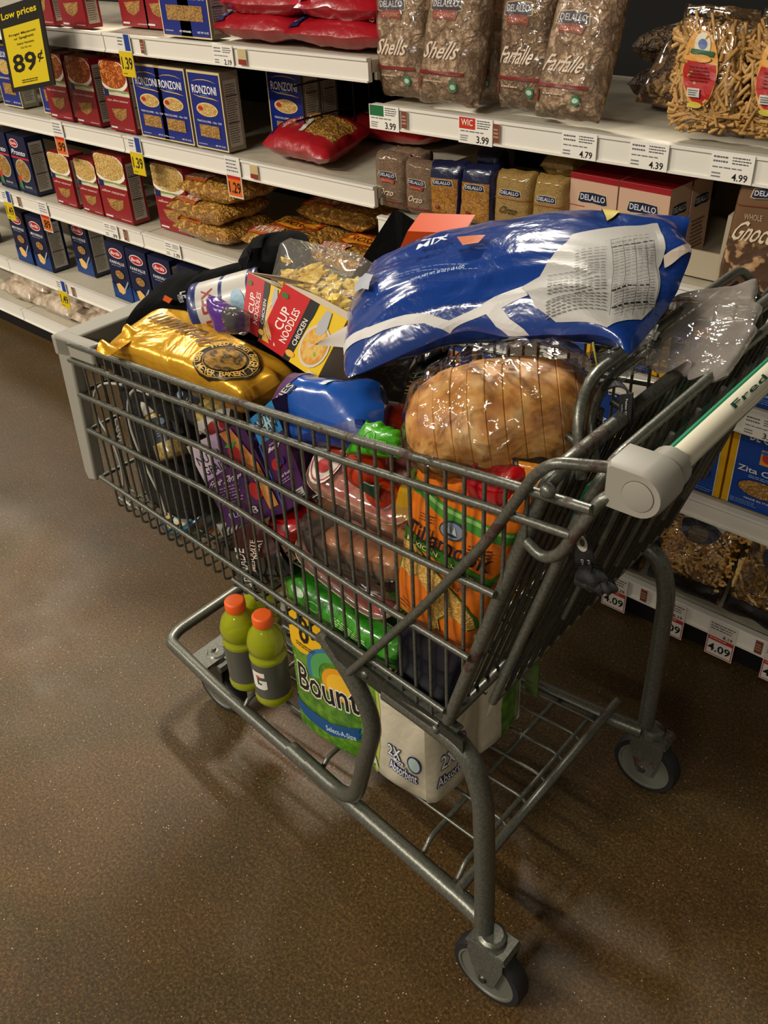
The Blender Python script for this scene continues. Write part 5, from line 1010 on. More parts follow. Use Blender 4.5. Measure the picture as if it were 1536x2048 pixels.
it = [('p', [(0, .55), (.45, .62), (.62, 1), (0, 1)], '#a088a8'), ('p', [(0, .6), (.3, .68), (.45, 1), (0, 1)], '#b8a8b8'), ('t', 'NUTRI', .27, .80, .42, .10, '#141830', 0), ('t', 'GRAIN', .30, .67, .42, .10, '#141830', 0), ('t', 'Fruit Thrive', .36, .51, .58, .07, '#c8b8c8', 0, .2), ('l', .12, .25, .55, .45, 6, '#8c6c94'),
    ('p', [(.62, .98), (.82, .98), (.97, .55), (.97, .1), (.82, .08), (.80, .5)], BARM), ('e', .70, .72, .10, .10, '#8c1818'), ('e', .74, .30, .09, .10, '#9c1c1c'), ('p', [(.6, .83), (.7, .86), (.82, .84), (.72, .79)], '#3c7c28'), ('e', .62, .42, .07, .07, '#2c1c48'), ('t', 'BLUE', .3, .12, .3, .06, '#9098b8'), ('t', '8', .6, .12, .1, .08, '#c8c0c8')]
BL, BR, TL = PB(456, 1055, .035), PB(572, 1025, .035), PB(374, 893, .035)
flatbox('cereal_bar_carton', 'purple cereal bar carton with large bar photo, nearer the cart front', 'carton', BL, BR, TL, .045, PUR, it, ms=PUR2)
it = [('p', [(0, .72), (1, .70), (1, 1), (0, 1)], '#2878b0'), ('e', .5, .86, .42, .09, '#9cc0d0'), ('t', 'NUTRI', .5, .90, .74, .085, '#10142c'), ('t', 'GRAIN', .54, .80, .7, .085, '#10142c'), ('t', 'mixed', .5, .66, .3, .02, '#b8a8c0'), ('t', 'Berry', .5, .615, .5, .05, '#dcd0e0', 0, .2), ('e', .35, .46, .18, .06, '#a02020'), ('e', .6, .46, .1, .04, '#28184c'), ('t', 'Real fruit', .5, .33, .5, .03, '#c0b0c8'), ('l', .2, .25, .8, .3, 2, '#8c74a0'), ('r', .55, .04, .97, .13, '#a8a49c'), ('l', .58, .05, .94, .12, 3, '#302838'), ('r', 0, 0, .05, .72, '#2858a0')]
BL, BR, TL = PB(572, 1022, .018), PB(618, 994, .018), PB(500, 838, .018)
flatbox('cereal_bar_carton', 'slim purple and light blue cereal bar carton beside the larger one', 'carton', BL, BR, TL, .04, PUR, it, ms=PUR2)
# marinade pouch, blue tub, red lid
BLKP = mt('#0c0b0b', .25, coat=.8, bump=.4, bscale=16)
cs = [PB(470, 1165, .03), PB(565, 1130, .03), PB(540, 1035, .03), PB(430, 1075, .03)]
cs = [PB(515, 1195, .022), PB(588, 1150, .022), PB(520, 1035, .022), PB(425, 1085, .022)]
pouch('marinade_pouch', 'black marinade pouch with red corner lying upside down near the basket bottom', 'pouch', cs, .03, BLKP, [('p', [(.45, .62), (1, .40), (1, 1), (.5, 1)], '#340a0a'), ('t', 'MARINADE', .36, .4, .8, .16, '#c8c4bc', 230-180+10), ('t', 'MESQUITE', .72, .55, .5, .10, '#c8b8a8', 55), ('t', 'SMOKY', .85, .6, .3, .09, '#c8b8a8', 55)], None, p=4, q=.45, wr=.004, seed=211, wf=9)
cs = [PB(430, 1110, .03), PB(470, 1130, .03), PB(475, 1045, .03), PB(405, 1065, .03)]
pouch('striped_pouch', 'white and black striped pouch corner left of the marinade', 'pouch', [p+CB*.03 for p in cs], .02, mt('#8c8a84', .4, coat=.4, bump=.4), [('p', [(.1+.12*i, 0), (.14+.12*i, 0), (.3+.12*i, 1), (.26+.12*i, 1)], '#1c1c1c') for i in range(6)], None, seed=212)
t = thing('red_lidded_tub', 'dark jar with bright red lid behind the purple cartons', 'jar', PB(595, 1045, .07)); L = t.location; ax = (V((0, 0, 1))-CB*.5+CA*.3).normalized()
m_ = MB(); m_.lathe(L-ax*.06, ax, [(.030, 0), (.038, .006), (.038, .06)], mt('#3a1c10', .2, coat=.8), 24); m_.build('jar_body', t, loc=L); m_ = MB(); m_.lathe(L, ax, [(.040, 0), (.041, .003), (.041, .018), (.038, .021)], mt('#a80c10', .3, coat=.4), 24); m_.build('lid', t, loc=L)
# blue and clear tub + yellow
t = thing('blue_tub', 'round clear tub with blue liner and yellow label behind the wires', 'tub', PB(385, 1015, .09)); L = t.location; ax = (V((0, 0, 1))-CB*.75+CA*.25).normalized()
m_ = MB(); m_.lathe(L-ax*.03, ax, [(.040, 0), (.054, .008), (.058, .045), (.060, .048), (.056, .050)], mt('#1c5c7c', .2, coat=.9), 28); m_.build('tub_body', t, loc=L); m_ = MB(); m_.lathe(L+ax*.021, ax, [(.052, 0), (.045, .006)], noisy('lemon_label', ['#c8c4bc', '#c8a428', '#c8c4bc', '#4c98b0'], 18, pos=[.3, .45, .55, .65], bump=0, coat=.6), 28); m_.build('tub_lid', t, loc=L)
m_ = MB(); m_.lathe(L-ax*.034, ax, [(.045, 0), (.060, .008), (.064, .05)], CLAM, 28); m_.build('clear_shell', t, loc=L)
cs = [PB(310, 960, .08), PB(410, 985, .08), PB(400, 905, .11), PB(300, 900, .11)]
pouch('bluish_pack', 'pale blue grey pack lying under the seasoning jar', 'pack', cs, .03, mt('#5c6c80', .3, coat=.6, bump=.3), [('r', .3, .4, .7, .7, '#98a4a8')], None, seed=213)
cs = [PB(400, 870, .05), PB(455, 870, .05), PB(460, 815, .08), PB(395, 835, .08)]
pouch('white_pack', 'white pack with dark and red corner above the purple carton', 'pack', cs, .03, mt('#b0aca4', .35, coat=.4, bump=.3), [('p', [(.3, 0), (1, 0), (1, .5)], '#7c1c1c')], None, seed=214)
# seasoning jars
def jar(lab, top, bot, off, r, lid='#b8b4a8'):
    a, b = PB(*top, off), PB(*bot, off-.02); ax = (b-a).normalized(); Ln = (b-a).length
    t = thing('seasoning_jar', lab, 'jar', b, 'white capped seasoning jars'); SP_ = noisy('ground_spice', ['#6c5428', '#9c8448', '#b8a468'], 120, bump=.2, coat=.9, rough=.25)
    m_ = MB(); m_.lathe(a+ax*(Ln*.27), ax, [(r*.82, 0), (r, Ln*.05), (r, Ln*.62), (r, Ln*.70), (r*.85, Ln*.73)], SP_, 24); m_.build('jar_body', t, loc=b)
    m_ = MB(); m_.lathe(a+ax*(Ln*.36), ax, [(r*1.015, 0), (r*1.015, Ln*.38)], mt('#1c2028', .35, coat=.5), 24); m_.build('label_band', t, loc=b)
    m_ = MB(); m_.lathe(a, ax, [(r*.85, 0), (r*.97, Ln*.03), (r*.97, Ln*.26), (r*.9, Ln*.28)], mt(lid, .4, bump=.1), 24); m_.build('cap', t, loc=b)
    vw = (CAM-a); vw = (vw-ax*vw.dot(ax)).normalized(); sd = ax.cross(vw)
    prints('lettering', lambda u, v, e=0: a+ax*(Ln*(.36+.38*(1-v)))+(vw*math.cos((u-.5)*2)-sd*math.sin((u-.5)*2))*(r*1.02+e), [('e', .42, .78, .09, .13, '#7c90a8'), ('r', .68, .1, .95, .95, '#6c6c6c'), ('t', 'GARLIC', .80, .5, .5, .12, '#181818', -90), ('l', .2, .2, .5, .5, 3, '#707880')], t, loc=b, lim=.1, eps=.0004)
jar('white capped seasoning jar upright behind the wires at the cart front', (312, 790), (352, 915), .065, .030)
jar('white capped seasoning jar tilted under the gold bag', (345, 770), (455, 850), .10, .032)
# black tote with white piping
TOTE = mt('#0c0c0d', .75, bump=.3, bscale=60); PIPE = mt('#a8a69c', .5)
t = thing('black_tote', 'black tote bag with white piping filling the cart front', 'bag', W(.76, -.04, .57)); L = t.location
def tp(a, b, z): return W(a, b, z)
def tote(u, v):   # superellipse section swept upward
    a = u*2*math.pi; sx_ = math.copysign(abs(math.cos(a))**.5, math.cos(a)); sy_ = math.copysign(abs(math.sin(a))**.5, math.sin(a)); k = 1+.05*math.sin(v*3.1); nz_ = noise.noise(V((u*9, v*5, 2)))*.010
    return W(.755+.085*sx_*k+nz_*.3, -.005+(.168*k)*sy_+nz_*.5, .562+.27*v)
m_ = MB(); m_.grid(tote, 60, 14, TOTE); m_.grid(lambda u, v: W(.755, 0, .565).lerp(tote(u, 0), 1-v*.98), 60, 2, TOTE); m_.grid(lambda u, v: W(.755, 0, .832).lerp(tote(u, 1), 1-v*.98), 60, 2, TOTE); m_.build('tote_body', t, loc=L, angle=60)
for pts, r_ in (([(245, 770), (205, 765), (186, 785), (190, 830), (225, 880), (245, 940), (248, 1000), (262, 1012)], .0022), ([(300, 790), (268, 775), (255, 800), (258, 850), (285, 920), (320, 990), (333, 1030)], .0026), ([(262, 890), (283, 950), (290, 1000), (282, 1030)], .0018)):
    m_ = MB(); m_.tube([PB(x, y, .012) for x, y in pts], r_, PIPE, 6, fillet=.03); m_.build('piping', t, loc=L)
o_ = PB(222, 858, .011); m_ = MB()
prints('lettering', lambda u, v, e=0: PB(218+40*u, 880-70*v, .0115-e), [('t', 'Levi', .5, .3, .7, .3, '#8c8c88', -75)], t, loc=L, lim=.2)

# black cloth over the top
CLOTH = mt('#040405', .95, bump=.6, bscale=22); CLOTH.node_tree.nodes['Principled BSDF'].inputs['Specular IOR Level'].default_value = .12
def cloth(lab, corners, th, seed, items=(), name='black_jacket', wr=.012):
    return pouch(name, lab, 'jacket', corners, th, CLOTH, items, None, nu=36, nv=30, p=2.5, q=.5, wr=wr, seed=seed, wf=6, lim=.05)
cloth('black jacket draped over the front of the heap behind the gold bag', [PZ(300, 660, .86), PZ(600, 690, .88), PZ(600, 505, 1.0), PZ(400, 540, .98)], .10, 301, [('t', 'Le', .22, .50, .07, .14, '#a8a8a4', 60), ('t', 'SUPERIOR', .25, .38, .10, .05, '#909090', 60), ('t', 'FABRIC', .27, .34, .07, .04, '#808080', 60)])
def jk(P):
    q = lambda x, y: UVs(P, [(x, y)])[0]; return [('t', 'Le', *q(373, 590), .13, .16, '#b0b0ac', -58), ('t', 'SUPERIOR', *q(362, 598), .16, .06, '#909090', -58)]
cloth('black tote flap with white lettering hanging over the front bumper', [PZ(248, 648, .895), PZ(395, 650, .915), PZ(425, 548, .965), PZ(372, 545, .955)], .045, 303, jk, name='black_tote_flap', wr=.007)
cloth('black sleeve bunched behind the clear pasta tray', [PZ(480, 560, .95), PZ(610, 560, .96), PZ(620, 485, 1.02), PZ(490, 498, 1.02)], .07, 302)
# black bag flap standing at the far side
t = thing('black_bag_flap', 'black folded bag standing up left of the orange carton', 'bag', PZ(790, 490, 1.0)); L = t.location
P4 = [PZ(722, 520, .99), PZ(700, 560, .96), PZ(800, 590, .95), PZ(870, 490, 1.0)]; pk_ = [PZ(788, 418, 1.05), PZ(805, 425, 1.05), PZ(862, 462, 1.03)]
m_ = MB(); m_.add([P4[0], P4[1], P4[2], P4[3], pk_[0], pk_[1], pk_[2], P4[0]+V((0, .05, -.02)), P4[3]+V((0, .05, -.02))], [(0, 1, 2, 5, 4), (2, 3, 6, 5), (7, 0, 4), (7, 4, 5, 6, 8), (8, 6, 3), (0, 7, 8, 3, 2, 1)], CLOTH); m_.build('bag_panel', t, False, loc=L)
# gold foil bag
GOLD = noisy('gold_foil', ['#cc9420', '#dca42c', '#e4b440'], 8, bump=.6, metal=.5, rough=.26, bd=.012, dist=1.5)
zt_ = .935
cs = [PZ(214, 690, .888), PZ(484, 796, .888), PZ(588, 735, .91), PZ(345, 605, .925)]
ink = '#5c3808'
it = [('t', 'Premium', .36, .60, .50, .26, ink, 188, .25), ('t', 'Ground Roasted', .56, .86, .2, .05, ink, 182)]
it += [('e', .79, .42, .175, .41, '#1c160a'), ('ring', .79, .42, .168, .39, .97, '#a87c20'), ('ring', .79, .42, .125, .29, .96, '#a87c20'), ('e', .79, .41, .110, .25, noisy('wheat_engraving', ['#1c160a', '#a87c24', '#1c160a', '#b88c34'], 45, bump=0, metal=.4, stretch=(1, 2, 1)))]
it += [('at', 'FRED MEYER BAKERY', .79, .42, .146, .34, 200, 350, .038, '#c8a044'), ('at', 'FRED MEYER BAKERY', .79, .42, .146, .34, 160, 10, .038, '#c8a044')]
tg, Pg = pouch('gold_bag', 'shiny gold foil bag with round black seal lying on the near rim', 'bag', [c-V((0, 0, .012)) for c in cs], .062, GOLD, it, p=6, q=.33, wr=.005, seed=311, nu=90, nv=60, wf=7, lim=.02, ef=.7, eps=.0026)
m_ = MB(); e0, e1 = PZ(192, 700, .90), PZ(262, 655, .915); m_.grid(lambda u, v: e0.lerp(e1, u)+(CA*-1)*(.03*v)+V((0, 0, .012*math.sin(u*9)*(1-v)-.002)), 16, 6, GOLD); m_.build('crimped_end', tg, loc=Pg.ctr)
m_ = MB(); o = PZ(325, 600, .945); m_.hexa([o, PZ(338, 607, .945), PZ(338, 607, .93), PZ(322, 606, .93), PZ(330, 590, .955), PZ(345, 598, .955), PZ(345, 598, .94), PZ(328, 592, .94)], mt('#c0501c', .4)); x = m_.build('tear_tab', tg, False, loc=Pg.ctr)
# can, purple pouch
a, b = PZ(412, 655, .93), PZ(470, 590, .98); cc = PZ(432, 618, .955); ax = (PZ(490, 625, .965)-PZ(395, 590, .95)).normalized()
t = thing('white_canister', 'white canister with blue and red lettering lying beside the black jacket', 'canister', cc); L = t.location
ax = (PZ(452, 588, .985)-PZ(400, 640, .93)).normalized(); ax = (CA*-.68+CB*.42+V((0, 0, .22))).normalized(); c0 = PZ(405, 625, .93)
LB = mt('#c0bcb4', .35, coat=.4); LN = mt('#202c64', .35, coat=.4)
m_ = MB(); m_.lathe(c0, ax, [(.040, -.004), (.0445, 0), (.0445, .008), (.0435, .012), (.0435, .05), (.0435, .056), (.0435, .095), (.0435, .10), (.0445, .104), (.042, .107), (.040, .104)], LB, 32, mats=[LN, LN, LN, LB, LN, LB, LN, LN, LN, LB]); m_.build('canister_body', t, loc=L)
vw = (CAM-c0); vw = (vw-ax*vw.dot(ax)).normalized(); sd = ax.cross(vw)
prints('lettering', lambda u, v, e=0: c0+ax*(.012+.09*u)+(vw*math.cos((v-.5)*1.9)+sd*math.sin((v-.5)*1.9)*-1)*(.0440+e), [('t', 'BLE', .2, .35, .5, .2, '#a01c1c', 90, 0, 1), ('t', 'EX', .22, .75, .3, .2, '#a01c1c', 90), ('t', 'White M', .45, .4, .6, .07, '#1c2860', 90), ('e', .75, .55, .12, .2, '#8cb0c8')], t, loc=L, lim=.1, eps=.0004)
PRP = mt('#4a1c7c', .25, coat=.8, bump=.5, bscale=20)
pouch('purple_pouch', 'shiny purple pouch with clear end between the canister and noodle cups', 'pouch', [PZ(440, 668, .95), PZ(492, 668, .955), PZ(490, 625, .99), PZ(418, 588, .99)], .035, PRP, (), None, mf=lambda u, v: WRAP if u > .62 else PRP, seed=321, wr=.005)
# noodle cup cartons
NR = '#b80c14'
def cupbox(lab, BL, BR, TL, d):
    it = [('r', 0, 0, .46, 1, NR), ('r', .44, 0, .58, 1, '#141010'), ('p', [(.55, 0), (1, 0), (1, 1), (.62, 1), (.58, .7), (.56, .3)], '#d8b418'), ('t', 'CUP', .22, .60, .36, .12, '#e8dcd4', 88), ('t', 'NOODLES', .36, .52, .42, .10, '#e8dcd4', 88), ('t', 'CHICKEN', .50, .5, .32, .06, '#e0d8d0', 88), ('e', .1, .85, .06, .04, '#2c6c24'), ('ring', .10, .14, .06, .04, .8, '#d8a8a0'), ('e', .52, .12, .07, .05, '#d8a438')]
    it[3:6] = [('t', 'CUP', .20, .52, .36, .14, '#e8dcd4', 90, 0, 1.0), ('t', 'NOODLES', .34, .48, .56, .11, '#e8dcd4', 90, 0, 1.0), ('t', 'CHICKEN', .51, .48, .44, .07, '#e0d8d0', 90, 0, 1.0)]
    it += [('e', .78, .42, .20, .34, '#c8c0b4'), ('e', .78, .42, .175, .30, '#c89438'), ('e', .78, .42, .165, .28, noisy('noodle_soup', ['#c8501c', '#c89038', '#d8b060', '#7c9c2c'], 60, pos=[.35, .45, .58, .68], bump=.1, rough=.4)), ('p', [(.72, .98), (.80, .98), (.84, .72), (.80, .6), (.72, .6), (.69, .75)], '#a8a8ac'), ('r', .86, .02, .97, .07, '#c8c4a8')]
    return flatbox('noodle_cup_carton', lab, 'carton', BL, BR, TL, d, mt('#d8b418', .35, coat=.4), it, 'red and yellow noodle cup cartons', ms=mt('#b8a890', .6))
z1, z2 = .985, .925
BL, BR, TL = PZ(516, 681, z2+.01), PZ(634, 760, z2), PZ(569, 567, z1+.03)
cupbox('red and yellow noodle cup carton, front one leaning on the gold bag', BL, BR, TL, .055)
BL2, BR2, TL2 = PZ(483, 655, .945), PZ(560, 700, .935), PZ(497, 545, 1.01)
cupbox('red and yellow noodle cup carton tucked behind the other, left side', BL2, BR2, TL2, .055)
t = thing('carton_flap', 'beige inside flap of the opened noodle cup carton', 'flap', PZ(620, 575, 1.0)); L = t.location; q = [PZ(497, 543, 1.012), PZ(665, 590, .995), PZ(735, 590, 1.0), PZ(560, 552, 1.02)]
m_ = MB(); dn = V((0, 0, -.0015)); m_.hexa([q[0]+dn, q[1]+dn, q[2]+dn, q[3]+dn]+q, mt('#a8937c', .7)); q2 = [PZ(655, 590, .99), PZ(690, 640, .965), PZ(765, 640, .96), PZ(735, 585, .995)]; m_.hexa([p+dn for p in q2]+q2, mt('#a8937c', .7)); m_.build('card_flap', t, False, loc=L)
c0 = PZ(608, 612, .95); ax = V((-.1, -.12, 1)).normalized(); t = thing('noodle_cup', 'white foam noodle cup with ribbed rim behind the front carton', 'cup', c0); L = t.location
m_ = MB(); m_.lathe(c0-ax*.06, ax, [(.030, 0), (.038, .07), (.040, .072)], mt('#c8b048', .45), 28); m_.build('cup_body', t, loc=L); m_ = MB()
m_.lathe(c0+ax*.012, ax, [(.0405, 0), (.042, .003), (.040, .006), (.033, .010), (.0325, .022), (.028, .025), (.010, .026)], mt('#c8c4b8', .4), 36); m_.build('cup_lid', t, loc=L)
# clear tray of yellow pasta
cq = [PZ(535, 590, .98), PZ(735, 645, .985), PZ(752, 530, 1.03), PZ(560, 485, 1.03)]
c = sum(cq, V())/4; t = thing('clear_pasta_tray', 'clear plastic tray of yellow ravioli on top of the heap', 'tray', c)
S = lambda u, v, h=0: cq[0]*(1-u)*(1-v)+cq[1]*u*(1-v)+cq[2]*u*v+cq[3]*(1-u)*v+V((0, 0, h))
m_ = MB(); m_.grid(lambda u, v: S(u, v, .022*min(1, 8*min(u, 1-u, v, 1-v))), 20, 14, WRAP); m_.grid(lambda u, v: S(u, v, -.02*min(1, 9*min(u, 1-u, v, 1-v))), 20, 14, CLAM); m_.build('clear_shell', t, loc=c)
YP = noisy('yellow_pasta', ['#d8b43c', '#e8cc58', '#f0dc80'], 30, bump=0, rough=.6); rnd = random.Random(5); m_ = MB()
for i in range(210):
    u, v = rnd.uniform(.12, .93), rnd.uniform(.1, .62); o_ = S(u, v, rnd.uniform(-.012, .012)); a = rnd.uniform(0, 6.28); e1 = V((math.cos(a), math.sin(a), rnd.uniform(-.5, .5))).normalized(); e2 = e1.cross(V((rnd.uniform(-.5, .5), rnd.uniform(-.5, .5), 1))).normalized(); s = rnd.uniform(.006, .010)
    n3 = e1.cross(e2)*.003; m_.hexa([o_-e1*s-e2*s*.6-n3, o_+e1*s-e2*s*.6-n3, o_+e1*s*.8+e2*s*.7-n3, o_-e1*s+e2*s*.6-n3, o_-e1*s*.7-e2*s*.5+n3, o_+e1*s*.7-e2*s*.5+n3, o_+e1*s*.7+e2*s*.5+n3, o_-e1*s*.7+e2*s*.5+n3], YP)
o = m_.build('yellow_pasta', t, loc=c, angle=80); tag(o, kind='stuff')
# big blue chip bag
BLUE = mt('#12357c', .22, coat=.8, bump=.55, bscale=16)
BL, BR, TR, TL = PZ(668, 772, .97), PZ(1250, 720, 1.03), PZ(1370, 410, 1.14), PZ(735, 515, 1.05)
BL, BR, TR, TL = PZ(662, 782, .965), PZ(1285, 735, 1.045), PZ(1425, 425, 1.115), PZ(722, 520, 1.035)
MD = (PZ(975, 672, 1.035), PZ(1040, 462, 1.085))
Wt = '#c4c2c0'
def chip_items(P):
    q = lambda *pts: UVs(P, pts); it = []
    it.append(('p', q((628, 690), (740, 655), (856, 628), (899, 643), (960, 615), (1046, 574), (1056, 592), (995, 622), (900, 668), (850, 648), (740, 676), (650, 712)), Wt))
    it.append(('p', q((968, 626), (992, 655), (1016, 690), (1060, 682), (1020, 640), (997, 608)), Wt))
    it.append(('p', q((1145, 471), (1230, 456), (1315, 449), (1331, 500), (1318, 540), (1310, 615), (1283, 642), (1214, 658), (1112, 647), (1070, 615), (1043, 577), (1080, 556), (1134, 487)), '#a8a6a2'))
    it.append(('p', q((1328, 515), (1396, 486), (1400, 512), (1330, 540)), '#c8b8a8')); it.append(('p', q((1203, 440), (1242, 412), (1252, 408), (1215, 446)), '#b8a424'))
    (a, b), (c_, d) = q((1090, 640), (1225, 500)); a1, c1 = min(a, c_), max(a, c_); b1, d1 = min(b, d), max(b, d)
    def rows(x0, y0, x1, y1, n, col, w_=.5):      # print rows following the photo's slant
        o = []
        for i in range(n):
            f = (i+.5)/n; p, r = q((x0+(y1-y0)*0, y0+(y1-y0)*f), (x1, y0+(y1-y0)*f-(x1-x0)*.16)); k = max(2, int((x1-x0)/11)); rn = random.Random(i*7+n)
            nx, ny = -(r[1]-p[1]), (r[0]-p[0]); L_ = math.hypot(nx, ny)+1e-9; nx, ny = nx/L_*.0016*w_*2, ny/L_*.0052*w_*2
            for j in range(k):
                f0, f1 = (j+rn.uniform(0, .15))/k, (j+rn.uniform(.7, .97))/k; A_ = (p[0]+(r[0]-p[0])*f0, p[1]+(r[1]-p[1])*f0); B_ = (p[0]+(r[0]-p[0])*f1, p[1]+(r[1]-p[1])*f1)
                o.append(('p', [A_, B_, (B_[0]+nx, B_[1]+abs(ny)), (A_[0]+nx, A_[1]+abs(ny))], col))
        return o
    it2 = rows(1150, 506, 1215, 596, 15, '#4c4b47')+rows(1095, 556, 1150, 600, 6, '#55544f')+rows(1092, 610, 1215, 650, 6, '#55544f', .4)+rows(1228, 500, 1312, 640, 24, '#4a4945', .35)+rows(1222, 485, 1300, 498, 2, '#4a4945')
    it2 += rows(1225, 503, 1312, 506, 1, '#1c1c1a', 1.2)+rows(1225, 590, 1305, 594, 1, '#1c1c1a', 1.2)+rows(1225, 625, 1300, 628, 1, '#1c1c1a', 1.2)
    for x in (1222, 1245, 1268, 1290, 1308): a_, b_ = q((x, 488), (x-2, 640)); it2.append(('p', [a_, (a_[0]+.0015, a_[1]), (b_[0]+.0015, b_[1]), b_], '#55544f'))
    it2 += rows(760, 575, 960, 582, 1, '#5c7cac', .5)+rows(790, 560, 940, 566, 1, '#7890b4', .4)+rows(845, 492, 900, 494, 1, '#d8dce4', 1.5)
    (a, b), = q((878, 557)); it2.append(('t', 'TOTAL NET WT. 20 OZ (1 LB 4 OZ)', a, b, .17, .030, '#b4c4d8', 1))
    it2.append(('p', q((722, 566), (750, 560), (742, 592), (714, 598)), '#9ca0a8')); it2.append(('p', q((918, 488), (975, 484), (960, 500), (930, 506)), '#b0541c')); it2.append(('t', 'MIX', *q((870, 498))[0], .10, .06, '#d0d4dc', 0))
    return it+it2
tb, Pb = pouch('snack_bag', 'large blue snack bag with nutrition table, lying across the top of the heap', 'bag', [BL, BR, TR, TL], .085, BLUE, chip_items, p=2.3, q=.6, wr=.009, seed=331, nu=96, nv=64, wf=6, lim=.025, pinch=.10, ef=.75, eps=.0012, bow=.004, mid=MD)
tip = MB(); c1 = Pb.P(.0, .5); tip.grid(lambda u, v: Pb.P(0, .3+.2*u)+(PZ(617, 692, .97)-Pb.P(0, .4))*v*(1-.0*u)*1.0*(1) if False else Pb.P(0, .28+.16*u).lerp(PZ(617, 688+8*u, .985), v), 6, 5, mt('#b0a8a0', .4, coat=.5)); tip.build('white_corner', tb, loc=Pb.ctr)
# second blue bag
B2 = mt('#1c4c9c', .22, coat=.8, bump=.3, bscale=10)
cs = [PB(505, 850, .05)+V((0, 0, -.03)), PB(775, 905, .05)+V((0, 0, .0)), PZ(760, 765, .945), PZ(590, 745, .93)]
pouch('cookie_bag', 'blue bag with purple end and black lettering under the large blue bag', 'bag', cs, .07, B2, [('p', [(0, .3), (.14, .25), (.2, .6), (.22, 1), (0, 1)], '#4c2858'), ('t', 'COOKIES', .2, .55, .6, .12, '#101010', 76), ('t', 'COOKIES', .185, .55, .6, .10, '#b8b4a8', 76), ('p', [(.55, .9), (.60, 1), (.66, 1), (.62, .88)], '#b8c0c8'), ('p', [(.3, .0), (.95, .0), (.95, .45)], '#142c74')], None, p=3, q=.45, wr=.006, seed=333, wf=6, lim=.05)
# orange and blue carton at the far side
BL, BR, TL = PZ(772, 560, .97), PZ(900, 560, .98), PZ(815, 462, 1.06); BR = BL+(PZ(960, 575, .985)-BL)*.55
flatbox('orange_carton', 'orange carton with blue picture poking out behind the large blue bag', 'carton', BL, BR, TL, .04, mt('#c84c1c', .35, coat=.4), [('p', [(.18, 0), (.25, .55), (.4, .75), (.7, .82), (1, .7), (1, 0)], '#5c7ca0'), ('p', [(.25, .0), (.3, .5), (.42, .6), (.5, .3)], '#b8c8d4'), ('e', .6, .65, .1, .06, '#c8581c')])
# green net pack behind loaf (black with green stripes)
def gm(u, v): return BLKP
cs = [PZ(1120, 770, .965), PZ(1330, 725, .965), PZ(1345, 605, 1.03), PZ(1170, 640, 1.03)]
pouch('striped_snack_bag', 'black snack bag with thin green stripes behind the loaf', 'bag', [PZ(1180, 745, .975), PZ(1315, 725, .985), PZ(1335, 610, 1.03), PZ(1190, 660, 1.02)], .05, BLKP, [('p', [(.05, .05+.09*i), (.95, .12+.09*i), (.95, .15+.09*i), (.05, .08+.09*i)], '#8c9440') for i in range(9)]+[('p', [(.55, .5), (.75, .5), (.75, .65), (.6, .68)], '#101010')], None, p=3, seed=341, wr=.006, wf=8, lim=.05)
pouch('striped_snack_bag', 'black snack bag with green stripes left of the loaf under the blue bag', 'bag', [PZ(800, 790, .90), PZ(900, 740, .93), PZ(900, 690, .97), PZ(830, 715, .95)], .04, BLKP, [('p', [(.05, .1+.12*i), (.9, .2+.12*i), (.9, .22+.12*i), (.05, .12+.12*i)], '#8c9440') for i in range(6)], None, p=3, seed=342, wr=.005, wf=8, lim=.06)
# loaf: separate slices in a clear bag
CR = noisy('loaf_crust', ['#8c5424', '#b07838', '#c89450', '#d8b47c'], 36, detail=8, pos=[.3, .45, .58, .72], bump=.25, rough=.5, bd=.004); CRB = noisy('bread_crumb', ['#b89458', '#c8ac78'], 60, bump=.4)
l0, l1 = PZ(818, 862, .955), PZ(1192, 818, .985); ax = (l1-l0); LL = ax.length; ax.normalize(); vz_ = (V((0, 0, 1))-ax*ax.z).normalized(); vy_ = ax.cross(vz_)
if vy_.dot(CAM-l0) < 0: vy_ = -vy_
t = thing('sliced_loaf', 'round golden sliced loaf in a clear bag beneath the large blue bag', 'bread', (l0+l1)/2); L = t.location
NS = 11
def lr(x): k = max(0, 1-abs(2*x-1)**2.6); return .25+.75*k**.5
def lp_(x, a, e=0, k=1):
    r = lr(x); ca, sa = math.cos(a), math.sin(a); ry = .076*r; rz = (.062 if sa > 0 else .050)*r; w_ = 1+.04*noise.noise(V((x*5, ca, sa)))
    return l0+ax*(LL*x)+vy_*((math.copysign(abs(ca)**.85, ca))*ry*k*w_+e*ca)+vz_*(math.copysign(abs(sa)**.85, sa)*rz*k*w_+e*sa)
for i in range(NS):
    x0_, x1_ = i/NS+.0002, (i+1)/NS-.0002; m_ = MB(); j = V((0, 0, random.uniform(-.001, .001)))
    for xa_, xb_, ka, kb in ((x0_, x0_+.005, .988, 1), (x0_+.005, x1_-.005, 1, 1), (x1_-.005, x1_, 1, .988)):
        m_.grid(lambda u, v: lp_(xa_+(xb_-xa_)*v, -2*math.pi*u, 0, ka+(kb-ka)*v)+j, 40, 3, CR)
    for xe, fl in ((x0_, 0), (x1_, 1)): m_.grid(lambda u, v: lp_(xe, (2*math.pi*u)*(1 if fl else -1), 0, .988*(1-v)+.001)+j, 40, 2, CRB)
    m_.build('bread_slice', t, loc=L, angle=50)
m_ = MB()
def wrapf(u, v):
    x = -.02+1.04*v; a = -2*math.pi*u; p_ = lp_(min(1, max(0, x)), a, .004); w_ = abs(noise.noise(V((u*14, v*9, 4))))*.012+(.02*max(0, math.sin(a))*v)
    return p_+ax*(LL*(x-min(1, max(0, x))))+vz_*w_*math.sin(a)+vy_*w_*math.cos(a)
m_.grid(wrapf, 64, 36, FILM); m_.build('clear_wrap', t, loc=L)
k0 = lp_(1, 1.0); m_ = MB(); kn = PZ(1195, 735, 1.03)
